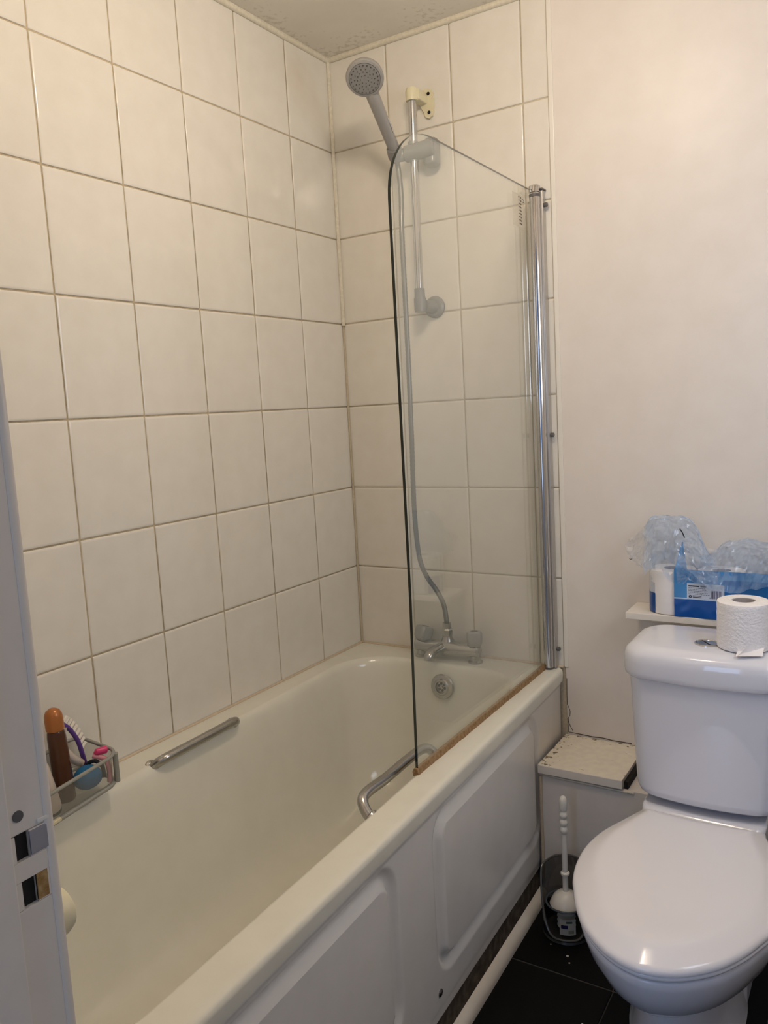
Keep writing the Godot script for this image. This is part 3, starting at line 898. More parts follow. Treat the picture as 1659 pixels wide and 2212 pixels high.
func build_shower() -> void:
	# riser rail with its brackets and sliding holder
	var t := thing("shower_rail", "chrome shower riser rail with grey slider and a cream top bracket", "shower rail", Vector3(0.300, RIM, 0.055))
	obj("rail", MB.new().tube([Vector3(0.003, 1.562, 0), Vector3(0, 1.3, 0), Vector3(-0.002, 1.0, 0)], 0.0115, 22), M.chrome, t)
	var tbk := obj("top_bracket", MB.new().lathe([[0.0125, 1.536], [0.0165, 1.536], [0.017, 1.560], [0.0150, 1.5675], [0.0, 1.5685]], 22, Vector3(0.003, 0, 0)), M.cream_plastic, t)
	var plate := MB.new()
	var rr := []
	for z in [-0.054, -0.047]:
		rr.append(PackedVector3Array([Vector3(0.002, 1.534, z), Vector3(0.012, 1.518, z), Vector3(0.016, 1.505, z), Vector3(0.026, 1.499, z), Vector3(0.037, 1.504, z), Vector3(0.041, 1.516, z), Vector3(0.042, 1.56, z), Vector3(0.036, 1.572, z), Vector3(0.022, 1.577, z), Vector3(0.006, 1.572, z), Vector3(0.0, 1.562, z)]))
	plate.loft(rr)
	obj("bracket_plate", plate, M.cream_plastic, tbk, 35.0)
	obj("bracket_arm", MB.new().rbox(Vector3(-0.004, 1.537, -0.05), Vector3(0.024, 1.565, 0.0), 0.004, 3), M.cream_plastic, tbk)
	for yy in [1.514, 1.562]:
		obj("screw_hole", MB.new().lathe([[0.0, -0.001], [0.0046, -0.001], [0.0046, 0.0007], [0.0, 0.0007]], 14, Vector3(0.028, yy, -0.0467), Vector3(0, 0, 1)), M.black_hole, tbk)
	var bbk := obj("bottom_bracket", MB.new().lathe([[0.0, 0.985], [0.0145, 0.985], [0.0165, 0.99], [0.0168, 1.022], [0.0145, 1.025], [0.014, 1.048], [0.0, 1.048]], 24, Vector3(-0.002, 0, 0)), M.grey_plastic, t)
	obj("bracket_arm", MB.new().tube([Vector3(0.006, 1.002, -0.01), Vector3(0.014, 1.0, -0.052)], [0.015, 0.020], 20), M.grey_plastic, bbk)
	obj("bracket_rose", MB.new().lathe([[0.0, 0.0], [0.030, 0.0], [0.030, 0.006], [0.024, 0.012], [0.0, 0.014]], 28, Vector3(0.016, 1.0, -0.0545), Vector3(0, 0, 1)), M.grey_plastic, bbk)
	# slider: a barrel across the rail, clamp knob at its right end, cone cup at its left
	var sl := obj("slider", MB.new().tube([Vector3(-0.020, 1.401, 0.012), Vector3(-0.018, 1.401, 0.012), Vector3(0.052, 1.4105, -0.010), Vector3(0.057, 1.411, -0.0115)], [0.016, 0.0215, 0.0225, 0.018], 26), M.grey_plastic, t)
	obj("clamp_knob", MB.new().rbox(Vector3(0.020, 1.364, -0.048), Vector3(0.062, 1.440, -0.004), 0.014, 4, 0.018), M.grey_plastic, sl)
	obj("rail_sleeve", MB.new().lathe([[0.0125, 1.382], [0.0145, 1.382], [0.0145, 1.432], [0.0125, 1.432]], 22), M.light_grey_plastic, sl)
	obj("handset_cup", MB.new().tube([Vector3(-0.044, 1.388, 0.022), Vector3(-0.040, 1.396, 0.030), Vector3(-0.034, 1.412, 0.045)], [0.014, 0.019, 0.0205], 24), M.grey_plastic, sl)
	obj("cup_arm", MB.new().tube([Vector3(-0.016, 1.401, 0.012), Vector3(-0.040, 1.397, 0.028)], 0.0165, 20), M.grey_plastic, sl)
	# handset held by the slider
	var base := Vector3(0.262, RIM + 1.405, 0.085)
	var hc := Vector3(0.282, RIM + 1.546, 0.252)
	var h := thing("handheld_shower", "grey round handheld shower head resting in the rail slider", "shower handset", base)
	var d := hc - base
	var nrm := Vector3(0.30, -0.70, 0.66).normalized()
	var side := d.normalized()
	nrm = (nrm - side * nrm.dot(side) * 0.8).normalized()
	var pts := spline([Vector3(0, 0, 0), d * 0.12, d * 0.35, d * 0.6, d * 0.78, d * 0.96 - nrm * 0.008], 4)
	var rad := []
	for i in pts.size():
		var u := float(i) / (pts.size() - 1)
		rad.append(0.0125 if u < 0.10 else lerpf(0.0150, 0.0180, u))
	obj("handle", MB.new().tube(pts, rad, 22), M.light_grey_plastic, h)
	obj("grip_insert", MB.new().tube([d * 0.2 + Vector3(0.0135, -0.001, -0.002), d * 0.35 + Vector3(0.0150, -0.0005, -0.002), d * 0.52 + Vector3(0.0150, -0.0005, -0.002)], [0.0022, 0.0042, 0.0012], 10), M.chrome, h)
	var hd := obj("head", MB.new().lathe([[0.0, -0.024], [0.020, -0.022], [0.038, -0.010], [0.0465, 0.004], [0.0475, 0.011], [0.045, 0.0155], [0.0395, 0.0170], [0.0395, 0.0150], [0.0, 0.0150]], 44, d, nrm), M.light_grey_plastic, h)
	obj("face_plate", MB.new().lathe([[0.0, 0.0152], [0.038, 0.0152], [0.038, 0.0168], [0.034, 0.0178], [0.0, 0.0185]], 40, d, nrm), M.grey_plastic, hd)
	var q := Basis(Quaternion(Vector3.UP, nrm))
	var nz := MB.new()
	for ring in [[0.0335, 22, 0.0016], [0.025, 14, 0.0014], [0.018, 12, 0.0014], [0.010, 7, 0.0013]]:
		for k in ring[1]:
			var a: float = TAU * k / ring[1]
			nz.lathe([[0.0, 0.0], [ring[2], 0.0], [ring[2] * 0.8, 0.0016], [0.0, 0.0018]], 6, d + q * Vector3(cos(a) * ring[0], 0.0178, sin(a) * ring[0]), nrm)
	var no := obj("nozzles", nz, M.nozzle_rubber, hd)
	no.set_meta("kind", "stuff")
	# hose: ribbed chrome, from the handset down to the mixer
	var ctl := [[0.256, 1.400, 0.082], [0.262, 1.375, 0.078], [0.272, 1.30, 0.085], [0.277, 1.197, 0.10], [0.277, 1.014, 0.10], [0.277, 0.827, 0.10], [0.275, 0.637, 0.10], [0.272, 0.442, 0.10], [0.280, 0.31, 0.10], [0.298, 0.251, 0.095], [0.320, 0.212, 0.085], [0.333, 0.168, 0.068], [0.333, 0.120, 0.054], [0.333, 0.102, 0.052]]
	var path := []
	for k in ctl: path.append(Vector3(k[0], k[1] + RIM, k[2]))
	var fine := spline(path, 34)
	var hr := []
	for i in fine.size(): hr.append(0.0074 if i % 2 == 0 else 0.0064)
	var ho := obj("shower_hose", MB.new().tube(fine, hr, 12), M.hose_metal, self, 60.0)
	tag(ho, "ribbed chrome shower hose hanging from the handset to the bath mixer", "hose")

# ------------------------------------------------------------------ toilet
func seat_outline(s: float, zb: float, zf: float, cx: float, y: float, grow := 0.0, back := 0.12) -> PackedVector3Array:
	var half := [Vector2(0.0, 0.0), Vector2(back * 0.6, 0.0), Vector2(back - 0.003, 0.001), Vector2(back + 0.002, 0.02), Vector2(0.145, 0.133), Vector2(0.1685, 0.256), Vector2(0.180, 0.385), Vector2(0.178, 0.515), Vector2(0.168, 0.616), Vector2(0.155, 0.686), Vector2(0.136, 0.775), Vector2(0.106, 0.873), Vector2(0.066, 0.95), Vector2(0.030, 0.988), Vector2(0.0, 1.0)]
	var c := spline(half, 4)
	var o := PackedVector3Array()
	var zm := (zb + zf) / 2
	var loop := []
	for q in c: loop.append(Vector2(q.x * s, lerpf(zb, zf, q.y)))
	for i in range(c.size() - 2, 0, -1): loop.append(Vector2(-c[i].x * s, lerpf(zb, zf, c[i].y)))
	for q in loop:
		var dir := Vector2(q.x, (q.y - zm) * 0.72).normalized()
		o.append(Vector3(cx + q.x + dir.x * grow, y, q.y + dir.y * grow))
	return o

func bow_ring(hw: float, zb: float, zf: float, r: float, bow: float, cx: float, y: float) -> PackedVector3Array:
	var o := MB.rr_ring(Vector3(cx, 0, (zb + zf) / 2), hw * 2, zf - zb, r, 0, y, 7)
	var out := PackedVector3Array()
	# add points along the front so that it can bow
	for i in o.size():
		out.append(o[i])
		var k := (i + 1) % o.size()
		if absf(o[i].z - zf) < 1e-4 and absf(o[k].z - zf) < 1e-4 and absf(o[i].x - o[k].x) > 0.05:
			for j in range(1, 12): out.append(o[i].lerp(o[k], j / 12.0))
	for i in out.size():
		var u := (out[i].x - cx) / hw
		if out[i].z > (zb + zf) / 2: out[i].z += bow * (1 - u * u) * smoothstep((zb + zf) / 2, zf, out[i].z)
	return out

func build_toilet() -> void:
	var cx := 1.088
	var t := thing("toilet", "white close-coupled toilet with closed lid, standing before the painted wall", "toilet")
	# pan
	var R := []
	for k in [[0.370, 0.965, 0.390, 0.878], [0.363, 0.985, 0.386, 0.883], [0.35, 0.985, 0.380, 0.880], [0.32, 0.950, 0.365, 0.868], [0.28, 0.88, 0.345, 0.840], [0.245, 0.79, 0.325, 0.800], [0.215, 0.69, 0.305, 0.752], [0.195, 0.61, 0.29, 0.712], [0.183, 0.565, 0.28, 0.685], [0.175, 0.548, 0.27, 0.664], [0.165, 0.545, 0.265, 0.655], [0.10, 0.545, 0.26, 0.650], [0.05, 0.56, 0.255, 0.655], [0.012, 0.59, 0.25, 0.670], [0.0, 0.61, 0.25, 0.677]]:
		R.append(seat_outline(k[1], k[2], k[3], cx - 0.020 * smoothstep(0.30, 0.16, k[0]), k[0], 0.0, 0.125))
	obj("pan", MB.new().loft(R), M.ceramic, t, 60.0)
	var P := []
	for k in [[0.0, 0.085, 0.22, 0.40], [0.20, 0.09, 0.218, 0.42], [0.33, 0.112, 0.215, 0.43], [0.390, 0.120, 0.215, 0.42], [0.404, 0.122, 0.215, 0.405], [0.409, 0.118, 0.220, 0.396]]:
		P.append(MB.rr_ring(Vector3(cx, 0, (k[2] + k[3]) / 2), k[1] * 2, k[3] - k[2], 0.025, 0, k[0], 6))
	obj("pan_shelf", MB.new().loft(P), M.ceramic, t, 50.0)
	# seat and lid
	var S := []
	for k in [[0.3715, -0.006], [0.373, -0.002], [0.377, 0.0], [0.3805, -0.001], [0.3825, -0.004]]:
		S.append(seat_outline(1.0, 0.402, 0.888, cx, k[0], k[1]))
	obj("seat", MB.new().loft(S), M.seat_plastic, t, 60.0)
	var L := []
	for k in [[0.3840, -0.004], [0.3845, 0.0005], [0.388, 0.002], [0.393, 0.001], [0.3965, -0.002], [0.3985, -0.006], [0.4015, -0.012], [0.4055, -0.020], [0.4100, -0.029], [0.4128, -0.036], [0.4142, -0.042], [0.4150, -0.050], [0.4155, -0.070], [0.4158, -0.100]]:
		L.append(seat_outline(1.0, 0.395, 0.892, cx, k[0], k[1]))
	obj("lid", MB.new().loft(L), M.seat_plastic, t, 60.0)
	# cistern
	var C := []
	for k in [[0.424, 0.120, 0.215, 0.372, 0.035], [0.4255, 0.131, 0.208, 0.380, 0.036], [0.432, 0.139, 0.203, 0.387, 0.037], [0.445, 0.143, 0.2, 0.390, 0.038], [0.52, 0.147, 0.2, 0.392, 0.038], [0.60, 0.150, 0.2, 0.394, 0.038], [0.695, 0.154, 0.2, 0.396, 0.038]]:
		C.append(bow_ring(k[1], k[2], k[3], k[4], 0.018, cx + 0.004, k[0]))
	obj("cistern", MB.new().loft(C), M.ceramic, t, 50.0)
	var D := []
	for k in [[0.688, 0.150, 0.20, 0.394, 0.042], [0.689, 0.160, 0.197, 0.403, 0.046], [0.693, 0.1635, 0.195, 0.4065, 0.048], [0.702, 0.1655, 0.194, 0.408, 0.05], [0.722, 0.166, 0.194, 0.408, 0.05], [0.735, 0.1645, 0.195, 0.4065, 0.05], [0.744, 0.160, 0.198, 0.402, 0.05], [0.7505, 0.152, 0.203, 0.394, 0.048], [0.7545, 0.142, 0.209, 0.384, 0.045], [0.7560, 0.132, 0.216, 0.374, 0.04], [0.7575, 0.08, 0.25, 0.34, 0.03]]:
		D.append(bow_ring(k[1], k[2], k[3], k[4], 0.018, cx + 0.004, k[0]))
	obj("cistern_lid", MB.new().loft(D), M.ceramic, t, 50.0)
	var bc := Vector3(1.090, 0.7572, 0.338)
	var fb := obj("flush_button", MB.new().lathe([[0.0, -0.004], [0.0245, -0.004], [0.0245, 0.0022], [0.0225, 0.0036], [0.0205, 0.0028], [0.0200, 0.0018], [0.0, 0.0012]], 40, bc), M.chrome, t)
	obj("button_split", MB.new().tube([bc + Vector3(-0.012, 0.0016, -0.016), bc + Vector3(-0.002, 0.0016, -0.004), bc + Vector3(0.004, 0.0016, 0.006), bc + Vector3(0.014, 0.0016, 0.014)], 0.0009, 6), M.black_hole, fb)

# ------------------------------------------------------------------ shelf, pack of rolls
func roll_meshes(r: float, h: float, core: float) -> Array:
	var prof := [[core, 0.0], [r - 0.004, 0.0], [r - 0.001, 0.0015], [r, 0.005]]
	for i in range(1, 12): prof.append([r + 0.0004 * sin(i * 2.3), 0.005 + (h - 0.01) * i / 12.0])
	prof.append_array([[r, h - 0.005], [r - 0.001, h - 0.0015], [r - 0.004, h], [core + 0.0005, h], [core, h - 0.002], [core, 0.0]])
	var b := MB.new()
	var rings := []
	for pr in prof:
		var q := PackedVector3Array()
		for j in 40:
			var a := TAU * j / 40
			q.append(Vector3(cos(a) * pr[0], pr[1], -sin(a) * pr[0]))
		rings.append(q)
	b.loft(rings, false, false)
	var c := MB.new().lathe([[core - 0.001, 0.0005], [core - 0.0002, 0.0005], [core - 0.0002, h - 0.001], [core - 0.001, h - 0.001], [core - 0.001, 0.0005]], 32)
	return [b.commit(40.0), c.commit(40.0)]

func crumple(fn: Callable, nu: int, nv: int) -> MB:
	var rows := []
	for i in nu + 1:
		var r := PackedVector3Array()
		for j in nv + 1: r.append(fn.call(float(i) / nu, float(j) / nv))
		rows.append(r)
	return MB.new().loft(rows, false, false, false)

func build_shelf_and_pack() -> void:
	var sy := RIM + 0.199
	var sh := thing("wall_shelf", "narrow white painted shelf on the wall behind the cistern", "shelf")
	obj("shelf_board", MB.new().rbox(Vector3(0.861, sy - 0.016, 0.0015), Vector3(1.745, sy, 0.114), 0.0015, 2), M.white_gloss, sh)
	obj("shelf_batten", box(Vector3(0.90, sy - 0.045, 0.0015), Vector3(1.70, sy - 0.0165, 0.024)), M.white_gloss, sh)
	# rolls in the pack
	var rm := roll_meshes(0.0535, 0.106, 0.021)
	var names := ["white toilet roll showing at the torn left end of the blue pack", "white toilet roll hidden in the blue pack next to the bare one"]
	for k in 2:
		var ro := thing("toilet_roll", names[k], "toilet roll", Vector3(0.9625 + k * 0.111, sy + 0.0005, 0.0575), "toilet rolls in the torn pack")
		put("paper", rm[0], M.paper, ro)
		put("core", rm[1], M.card_core, ro)
	# the printed film wrapper: front sheet from x 0.978 on, left end strip, torn clear film on top
	var pk := thing("toilet_roll_pack", "torn blue plastic pack of toilet rolls on the wall shelf", "pack", Vector3(0, sy, 0))
	var pm := StandardMaterial3D.new()
	pm.resource_name = "printed_film"
	pm.albedo_texture = pack_texture()
	pm.roughness = 0.22
	var x0 := 0.9775
	var x1 := 1.315
	var nz := FastNoiseLite.new(); nz.seed = 17; nz.frequency = 22.0; nz.fractal_octaves = 3
	var front := func(u: float, v: float) -> Vector3:
		var x := lerpf(x0, x1, u)
		var bul := 0.004 * absf(sin((x - 0.907) / 0.111 * PI))
		return Vector3(x, 0.0012 + v * 0.1135, 0.1125 + bul + 0.0016 * nz.get_noise_2d(x, v * 0.3))
	var puv := func(q: Vector3) -> Vector2: return Vector2((q.x - x0) / (x1 - x0), 1.0 - q.y / 0.1147)
	put("printed_front", crumple(front, 60, 14).commit(60.0, puv, Vector3(0, 0, 1)), pm, pk)
	# torn upright flap of blue film at the edge of the opening
	var flap := func(u: float, v: float) -> Vector3:
		var x := 0.977 + u * lerpf(0.030, 0.004, v) + v * 0.014
		return Vector3(x, 0.108 + v * 0.068, 0.114 - 0.022 * v + 0.003 * sin(u * 5 + v * 4))
	put("torn_flap", crumple(flap, 5, 12).commit(40.0, null, Vector3(0, 0, 1)), mat("mid_blue_film", rgb8(70, 138, 196), 0.2), pk)
	var endm := mat("deep_blue_film", rgb8(6, 72, 146), 0.22)
	var left := func(u: float, v: float) -> Vector3:
		var a := lerpf(PI * 1.02, PI * 0.70, u)
		return Vector3(0.9625 + cos(a) * 0.0552, 0.003 + v * 0.048, 0.0575 + sin(a) * 0.0552)
	put("printed_end", crumple(left, 10, 3).commit(40.0, null, Vector3(-1, 0, 0.5)), endm, pk)
	var lefttop := func(u: float, v: float) -> Vector3:
		var a := lerpf(PI * 1.02, PI * 0.70, u)
		return Vector3(0.9625 + cos(a) * 0.0556, 0.051 + v * 0.085 + 0.01 * u * v, 0.0575 + sin(a) * 0.0556 - 0.01 * v)
	put("clear_end", crumple(lefttop, 10, 8).commit(40.0, null, Vector3(-1, 0, 0.5)), M.blue_film, pk)
	# crumpled film: a tall tuft over the left roll
	var r1 := FastNoiseLite.new(); r1.seed = 23; r1.frequency = 9.0; r1.fractal_octaves = 2; r1.fractal_type = FastNoiseLite.FRACTAL_RIDGED
	var r2 := FastNoiseLite.new(); r2.seed = 29; r2.frequency = 38.0; r2.fractal_octaves = 2; r2.fractal_type = FastNoiseLite.FRACTAL_RIDGED
	# silhouettes: (x, lowest y, highest y) of the film seen from the door
	var tuft := func(u: float, v: float) -> Vector3:
		var x := lerpf(0.908, 1.052, u)
		var topy := 0.232 - 0.05 * smoothstep(0.55, 1.0, u) - 0.055 * smoothstep(0.75, 1.0, u) - 0.03 * smoothstep(0.12, 0.0, u)
		var lowy := 0.095 + 0.02 * sin(u * 9.0)
		var s := 2 * v - 1                       # front foot .. crest .. back foot
		var y := lerpf(lowy, topy, 1 - pow(absf(s), 1.7))
		var z := 0.064 - s * (0.052 - 0.012 * u) + 0.016 * (r1.get_noise_2d(x * 1.3, v * 0.16) - 0.2)
		z += 0.009 * r2.get_noise_2d(x, v * 0.35)
		return Vector3(x + 0.008 * r1.get_noise_2d(v * 0.3, x) - 0.012 * (1 - absf(s)) * (1 - u), y + 0.006 * r1.get_noise_2d(x, v), maxf(z, 0.004))
	put("torn_film", crumple(tuft, 34, 40).commit(14.0, null, Vector3.UP), M.blue_film, pk)
	# loose corner hanging out to the left
	var wing := func(u: float, v: float) -> Vector3:
		var x := lerpf(0.925, 0.850 + 0.03 * v * v, u)
		var y := lerpf(0.222, 0.165, u) - v * lerpf(0.125, 0.062, u)
		return Vector3(x + 0.006 * r1.get_noise_2d(u, v * 0.4), y + 0.006 * r2.get_noise_2d(u * 0.1, v * 0.1), 0.085 - 0.03 * u + 0.014 * r1.get_noise_2d(u * 0.15, v * 0.15) + 0.004 * r2.get_noise_2d(u * 0.08, v * 0.08))
	put("film_corner", crumple(wing, 16, 18).commit(14.0, null, Vector3(0, 0, 1)), M.clear_film, pk)
	# crumpled lump over the right-hand rolls and the fold hanging down in front
	var lump := func(u: float, v: float) -> Vector3:
		var x := lerpf(1.030, 1.315, u)
		var topy := 0.135 + 0.045 * smoothstep(0.02, 0.22, u) - 0.012 * smoothstep(0.35, 0.55, u) + 0.012 * smoothstep(0.45, 0.62, u) - 0.035 * smoothstep(0.66, 1.0, u)
		var lowy := 0.080 - 0.012 * sin(u * 7.0)
		var s := 2 * v - 1
		var y := lerpf(lowy, topy, 1 - pow(absf(s), 2.2))
		var z := 0.066 - s * 0.056 + 0.014 * (r1.get_noise_2d(x, v * 0.2) - 0.2) + 0.011 * r2.get_noise_2d(x * 1.3, v * 0.3)
		return Vector3(x, y + 0.007 * r1.get_noise_2d(x + 3.0, v * 0.3), maxf(z, 0.004))
	put("torn_film", crumple(lump, 48, 36).commit(14.0, null, Vector3.UP), M.blue_film, pk)
	var lump2 := func(u: float, v: float) -> Vector3:
		var x := lerpf(0.985, 1.075, u)
		var y := lerpf(0.185 - 0.02 * u, 0.078 + 0.012 * sin(u * 6.0), v)
		return Vector3(x, y, 0.118 + 0.010 * sin(v * PI) + 0.010 * (r1.get_noise_2d(x, v * 0.18) - 0.3) + 0.004 * r2.get_noise_2d(x, v * 0.2))
	put("film_fold", crumple(lump2, 22, 22).commit(14.0, null, Vector3(0, 0, 1)), M.clear_film, pk)
	# printed strokes on the clear film
	obj("print_mark", MB.new().tube([Vector3(0.992, 0.212, 0.1175), Vector3(0.998, 0.203, 0.1185), Vector3(1.003, 0.191, 0.1195)], 0.0014, 6), M.black_rubber, pk)
	obj("print_mark", MB.new().tube([Vector3(0.861, 0.1255, 0.068), Vector3(0.864, 0.1235, 0.069), Vector3(0.868, 0.1255, 0.069)], 0.0010, 6), M.black_rubber, pk)

func pack_texture() -> ImageTexture:
	var w := 1024
	var h := 348
	var im := Image.create(w, h, false, Image.FORMAT_RGB8)
	im.fill(rgb8(64, 132, 190))                               # upper band, lighter blue
	im.fill_rect(Rect2i(330, 60, 694, 150), rgb8(14, 98, 168)) # mid blue panel
	im.fill_rect(Rect2i(0, 214, w, 134), rgb8(4, 78, 158))     # deep blue lower band
	im.fill_rect(Rect2i(0, 204, w, 9), rgb8(190, 212, 232))    # white line
	var lab := rgb8(196, 205, 220)
	im.fill_rect(Rect2i(86, 96, 250, 112), lab)                # pale label with print
	var ink := rgb8(40, 44, 60)
	im.fill_rect(Rect2i(96, 112, 74, 9), ink)
	im.fill_rect(Rect2i(178, 108, 40, 12), rgb8(80, 86, 100))
	var rng := RandomNumberGenerator.new()
	rng.seed = 6
	for row in 5:
		var x := 96
		while x < 205 + row * 8:
			var ww := rng.randi_range(4, 12)
			im.fill_rect(Rect2i(x, 128 + row * 11, ww, 4), rgb8(90, 96, 112))
			x += ww + 3
	for y in range(-10, 11):
		for x in range(-10, 11):
			var d := sqrt(float(x * x + y * y))
			if d < 10.5 and d > 3.5: im.set_pixel(108 + x, 192 + y, ink)
	im.fill_rect(Rect2i(124, 184, 62, 5), rgb8(80, 86, 100))
	im.fill_rect(Rect2i(124, 193, 62, 6), ink)
	var bx := 250
	while bx < 318:
		var ww := rng.randi_range(2, 5)
		im.fill_rect(Rect2i(bx, 140, ww, 58), rgb8(58, 52, 92))
		bx += ww + rng.randi_range(2, 5)
	im.fill_rect(Rect2i(240, 188, 4, 10), ink)
	return ImageTexture.create_from_image(im)

func build_loose_roll() -> void:
	var t := thing("toilet_roll", "loose white toilet roll standing on the cistern lid", "toilet roll", Vector3(1.160, 0.7578, 0.336))
	var rm := roll_meshes(0.0505, 0.097, 0.0215)
	var pm := StandardMaterial3D.new()
	pm.resource_name = "embossed_paper"
	pm.albedo_color = rgb8(240, 236, 234)
	pm.roughness = 0.95
	pm.metallic_specular = 0.2
	pm.heightmap_enabled = true
	pm.heightmap_texture = noise_tex(0.03, Color.BLACK, Color.WHITE, 512, 4, 12)
	pm.heightmap_scale = 0.12
	pm.uv1_triplanar = true
	pm.uv1_scale = Vector3.ONE * 9.0
	put("paper", rm[0], pm, t)
	put("core", rm[1], M.card_core, t)
	# the loose sheet lying off the foot of the roll
	var tail := func(u: float, v: float) -> Vector3:
		var a := -PI / 2 + 0.55 - u * 0.1
		var p := Vector3(cos(a) * 0.051, 0.003 + v * 0.016, -sin(a) * 0.051)
		return p.lerp(Vector3(-0.002 + 0.012 * v, 0.0015 + 0.011 * v, 0.073 - 0.012 * v), u) + Vector3(0, 0.004 * sin(u * PI), 0)
	put("loose_sheet", crumple(tail, 10, 6).commit(60.0, null, Vector3(-0.4, 1, 0.5)), M.paper, t)
	var fl := func(u: float, v: float) -> Vector3:
		return Vector3(lerpf(-0.004, 0.042, u), 0.0012 + 0.010 * sin(v * PI * 0.5) * (0.4 + 0.6 * u), lerpf(0.074, 0.046, v) - 0.018 * u)
	put("loose_sheet", crumple(fl, 10, 6).commit(60.0, null, Vector3.UP), M.paper, t)

# ------------------------------------------------------------------ toilet brush
func build_brush() -> void:
	var c := Vector3(0.763, 0, 0.318)
	var h := thing("toilet_brush_holder", "smoky clear plastic brush holder with low open front, on the black floor", "brush holder", c)
	var cam_dir := atan2(0.95, 0.30)           # the low side looks towards the door
	var top := func(a: float) -> float:
		var f := cos(a - cam_dir)               # 1 at the front, -1 at the back
		return lerpf(0.158, 0.014, smoothstep(-0.35, 0.93, f)) + 0.006 * smoothstep(-0.6, -1.0, f)
	var seg := 56
	var walls := []
	for k in 9:
		var r := PackedVector3Array()
		for j in seg:
			var a := TAU * j / seg
			var yy: float = top.call(a)
			var v := k / 8.0
			var rad := 0.0555 + 0.003 * v * yy / 0.16
			r.append(Vector3(cos(a) * rad, 0.004 + (yy - 0.004) * v, sin(a) * rad))
		walls.append(r)
	for k in 9:
		var r := PackedVector3Array()
		for j in seg:
			var q: Vector3 = walls[8 - k][j]
			var f := 0.957
			r.append(Vector3(q.x * f, q.y, q.z * f))
		walls.append(r)
	obj("shell", MB.new().loft(walls, false, false), M.smoked_plastic, h)
	var lip := []
	for j in seg + 1:
		var a := TAU * (j % seg) / seg
		var yy: float = top.call(a)
		lip.append(Vector3(cos(a) * 0.0575, yy, sin(a) * 0.0575))
	obj("lip", MB.new().tube(lip, 0.0026, 8, false), mat("smoked_edge", rgb8(84, 82, 78), 0.2), h)
	obj("base", MB.new().lathe([[0.0, 0.0], [0.056, 0.0], [0.058, 0.003], [0.056, 0.008], [0.0, 0.006]], 40), mat("smoked_base", rgb8(48, 47, 45), 0.2), h)
	obj("inner_ring", MB.new().tube(ring_path(0.047, 0.078, 0.4), 0.0026, 8, false), mat("ring_grey", rgb8(74, 80, 86), 0.2), h)
	# product label inside the front
	var lm := StandardMaterial3D.new()
	lm.resource_name = "label_print"
	lm.roughness = 0.5
	var im := Image.create(64, 64, false, Image.FORMAT_RGB8)
	im.fill(rgb8(170, 168, 160))
	im.fill_rect(Rect2i(6, 24, 26, 14), rgb8(22, 20, 70))
	im.fill_rect(Rect2i(26, 8, 24, 8), rgb8(70, 80, 70))
	im.fill_rect(Rect2i(34, 44, 22, 14), rgb8(120, 128, 108))
	lm.albedo_texture = ImageTexture.create_from_image(im)
	var lb := func(u: float, v: float) -> Vector3:
		var a := cam_dir + lerpf(0.34, -0.55, u)
		return Vector3(cos(a) * 0.0435, 0.018 + v * 0.040, sin(a) * 0.0435)
	var luv := func(q: Vector3) -> Vector2: return Vector2(clampf((cam_dir + 0.34 - atan2(q.z, q.x)) / 0.89, 0, 1), 1 - (q.y - 0.018) / 0.040)
	put("paper_label", crumple(lb, 12, 2).commit(60.0, luv, Vector3(0.3, 0, 0.95)), lm, h)
	var b := thing("toilet_brush", "white toilet brush with beaded handle standing in its holder", "toilet brush", c + Vector3(0, 0.008, 0))
	obj("splash_cover", MB.new().lathe([[0.0375, 0.062], [0.0385, 0.064], [0.036, 0.070], [0.030, 0.082], [0.020, 0.092], [0.010, 0.0965], [0.0, 0.098]], 36), M.white_plastic, b)
	obj("stem", MB.new().lathe([[0.0, 0.06], [0.0066, 0.06], [0.0066, 0.19], [0.0058, 0.255], [0.0, 0.255]], 18), M.white_plastic, b)
	obj("collar", MB.new().lathe([[0.006, 0.138], [0.0105, 0.139], [0.0108, 0.1435], [0.0085, 0.146], [0.006, 0.146]], 22), M.white_plastic, b)
	var prof := [[0.0, 0.240], [0.0055, 0.240]]
	for k in 3:
		var y := 0.243 + k * 0.0185
		for i in 9:
			var a := PI * i / 8
			prof.append([0.0066 + 0.0030 * sin(a), y + 0.0185 * i / 8.0])
	prof.append_array([[0.0066, 0.2995], [0.0092, 0.304], [0.0096, 0.318], [0.0092, 0.328], [0.0070, 0.334], [0.0035, 0.337], [0.0, 0.3378]])
	obj("handle", MB.new().lathe(prof, 22), M.white_plastic, b, 50.0)
	# bristle head below the cover
	var br := MB.new()
	for k in 5:
		br.lathe([[0.006, 0.004 + k * 0.0115], [0.021, 0.008 + k * 0.0115], [0.022, 0.010 + k * 0.0115], [0.006, 0.013 + k * 0.0115]], 24)
	var bo := obj("bristles", br, M.bristle, b)
	bo.set_meta("kind", "stuff")

func ring_path(r: float, y: float, from: float) -> Array:
	var o := []
	for j in 41: o.append(Vector3(cos(from + TAU * j / 40) * r, y, sin(from + TAU * j / 40) * r))
	return o

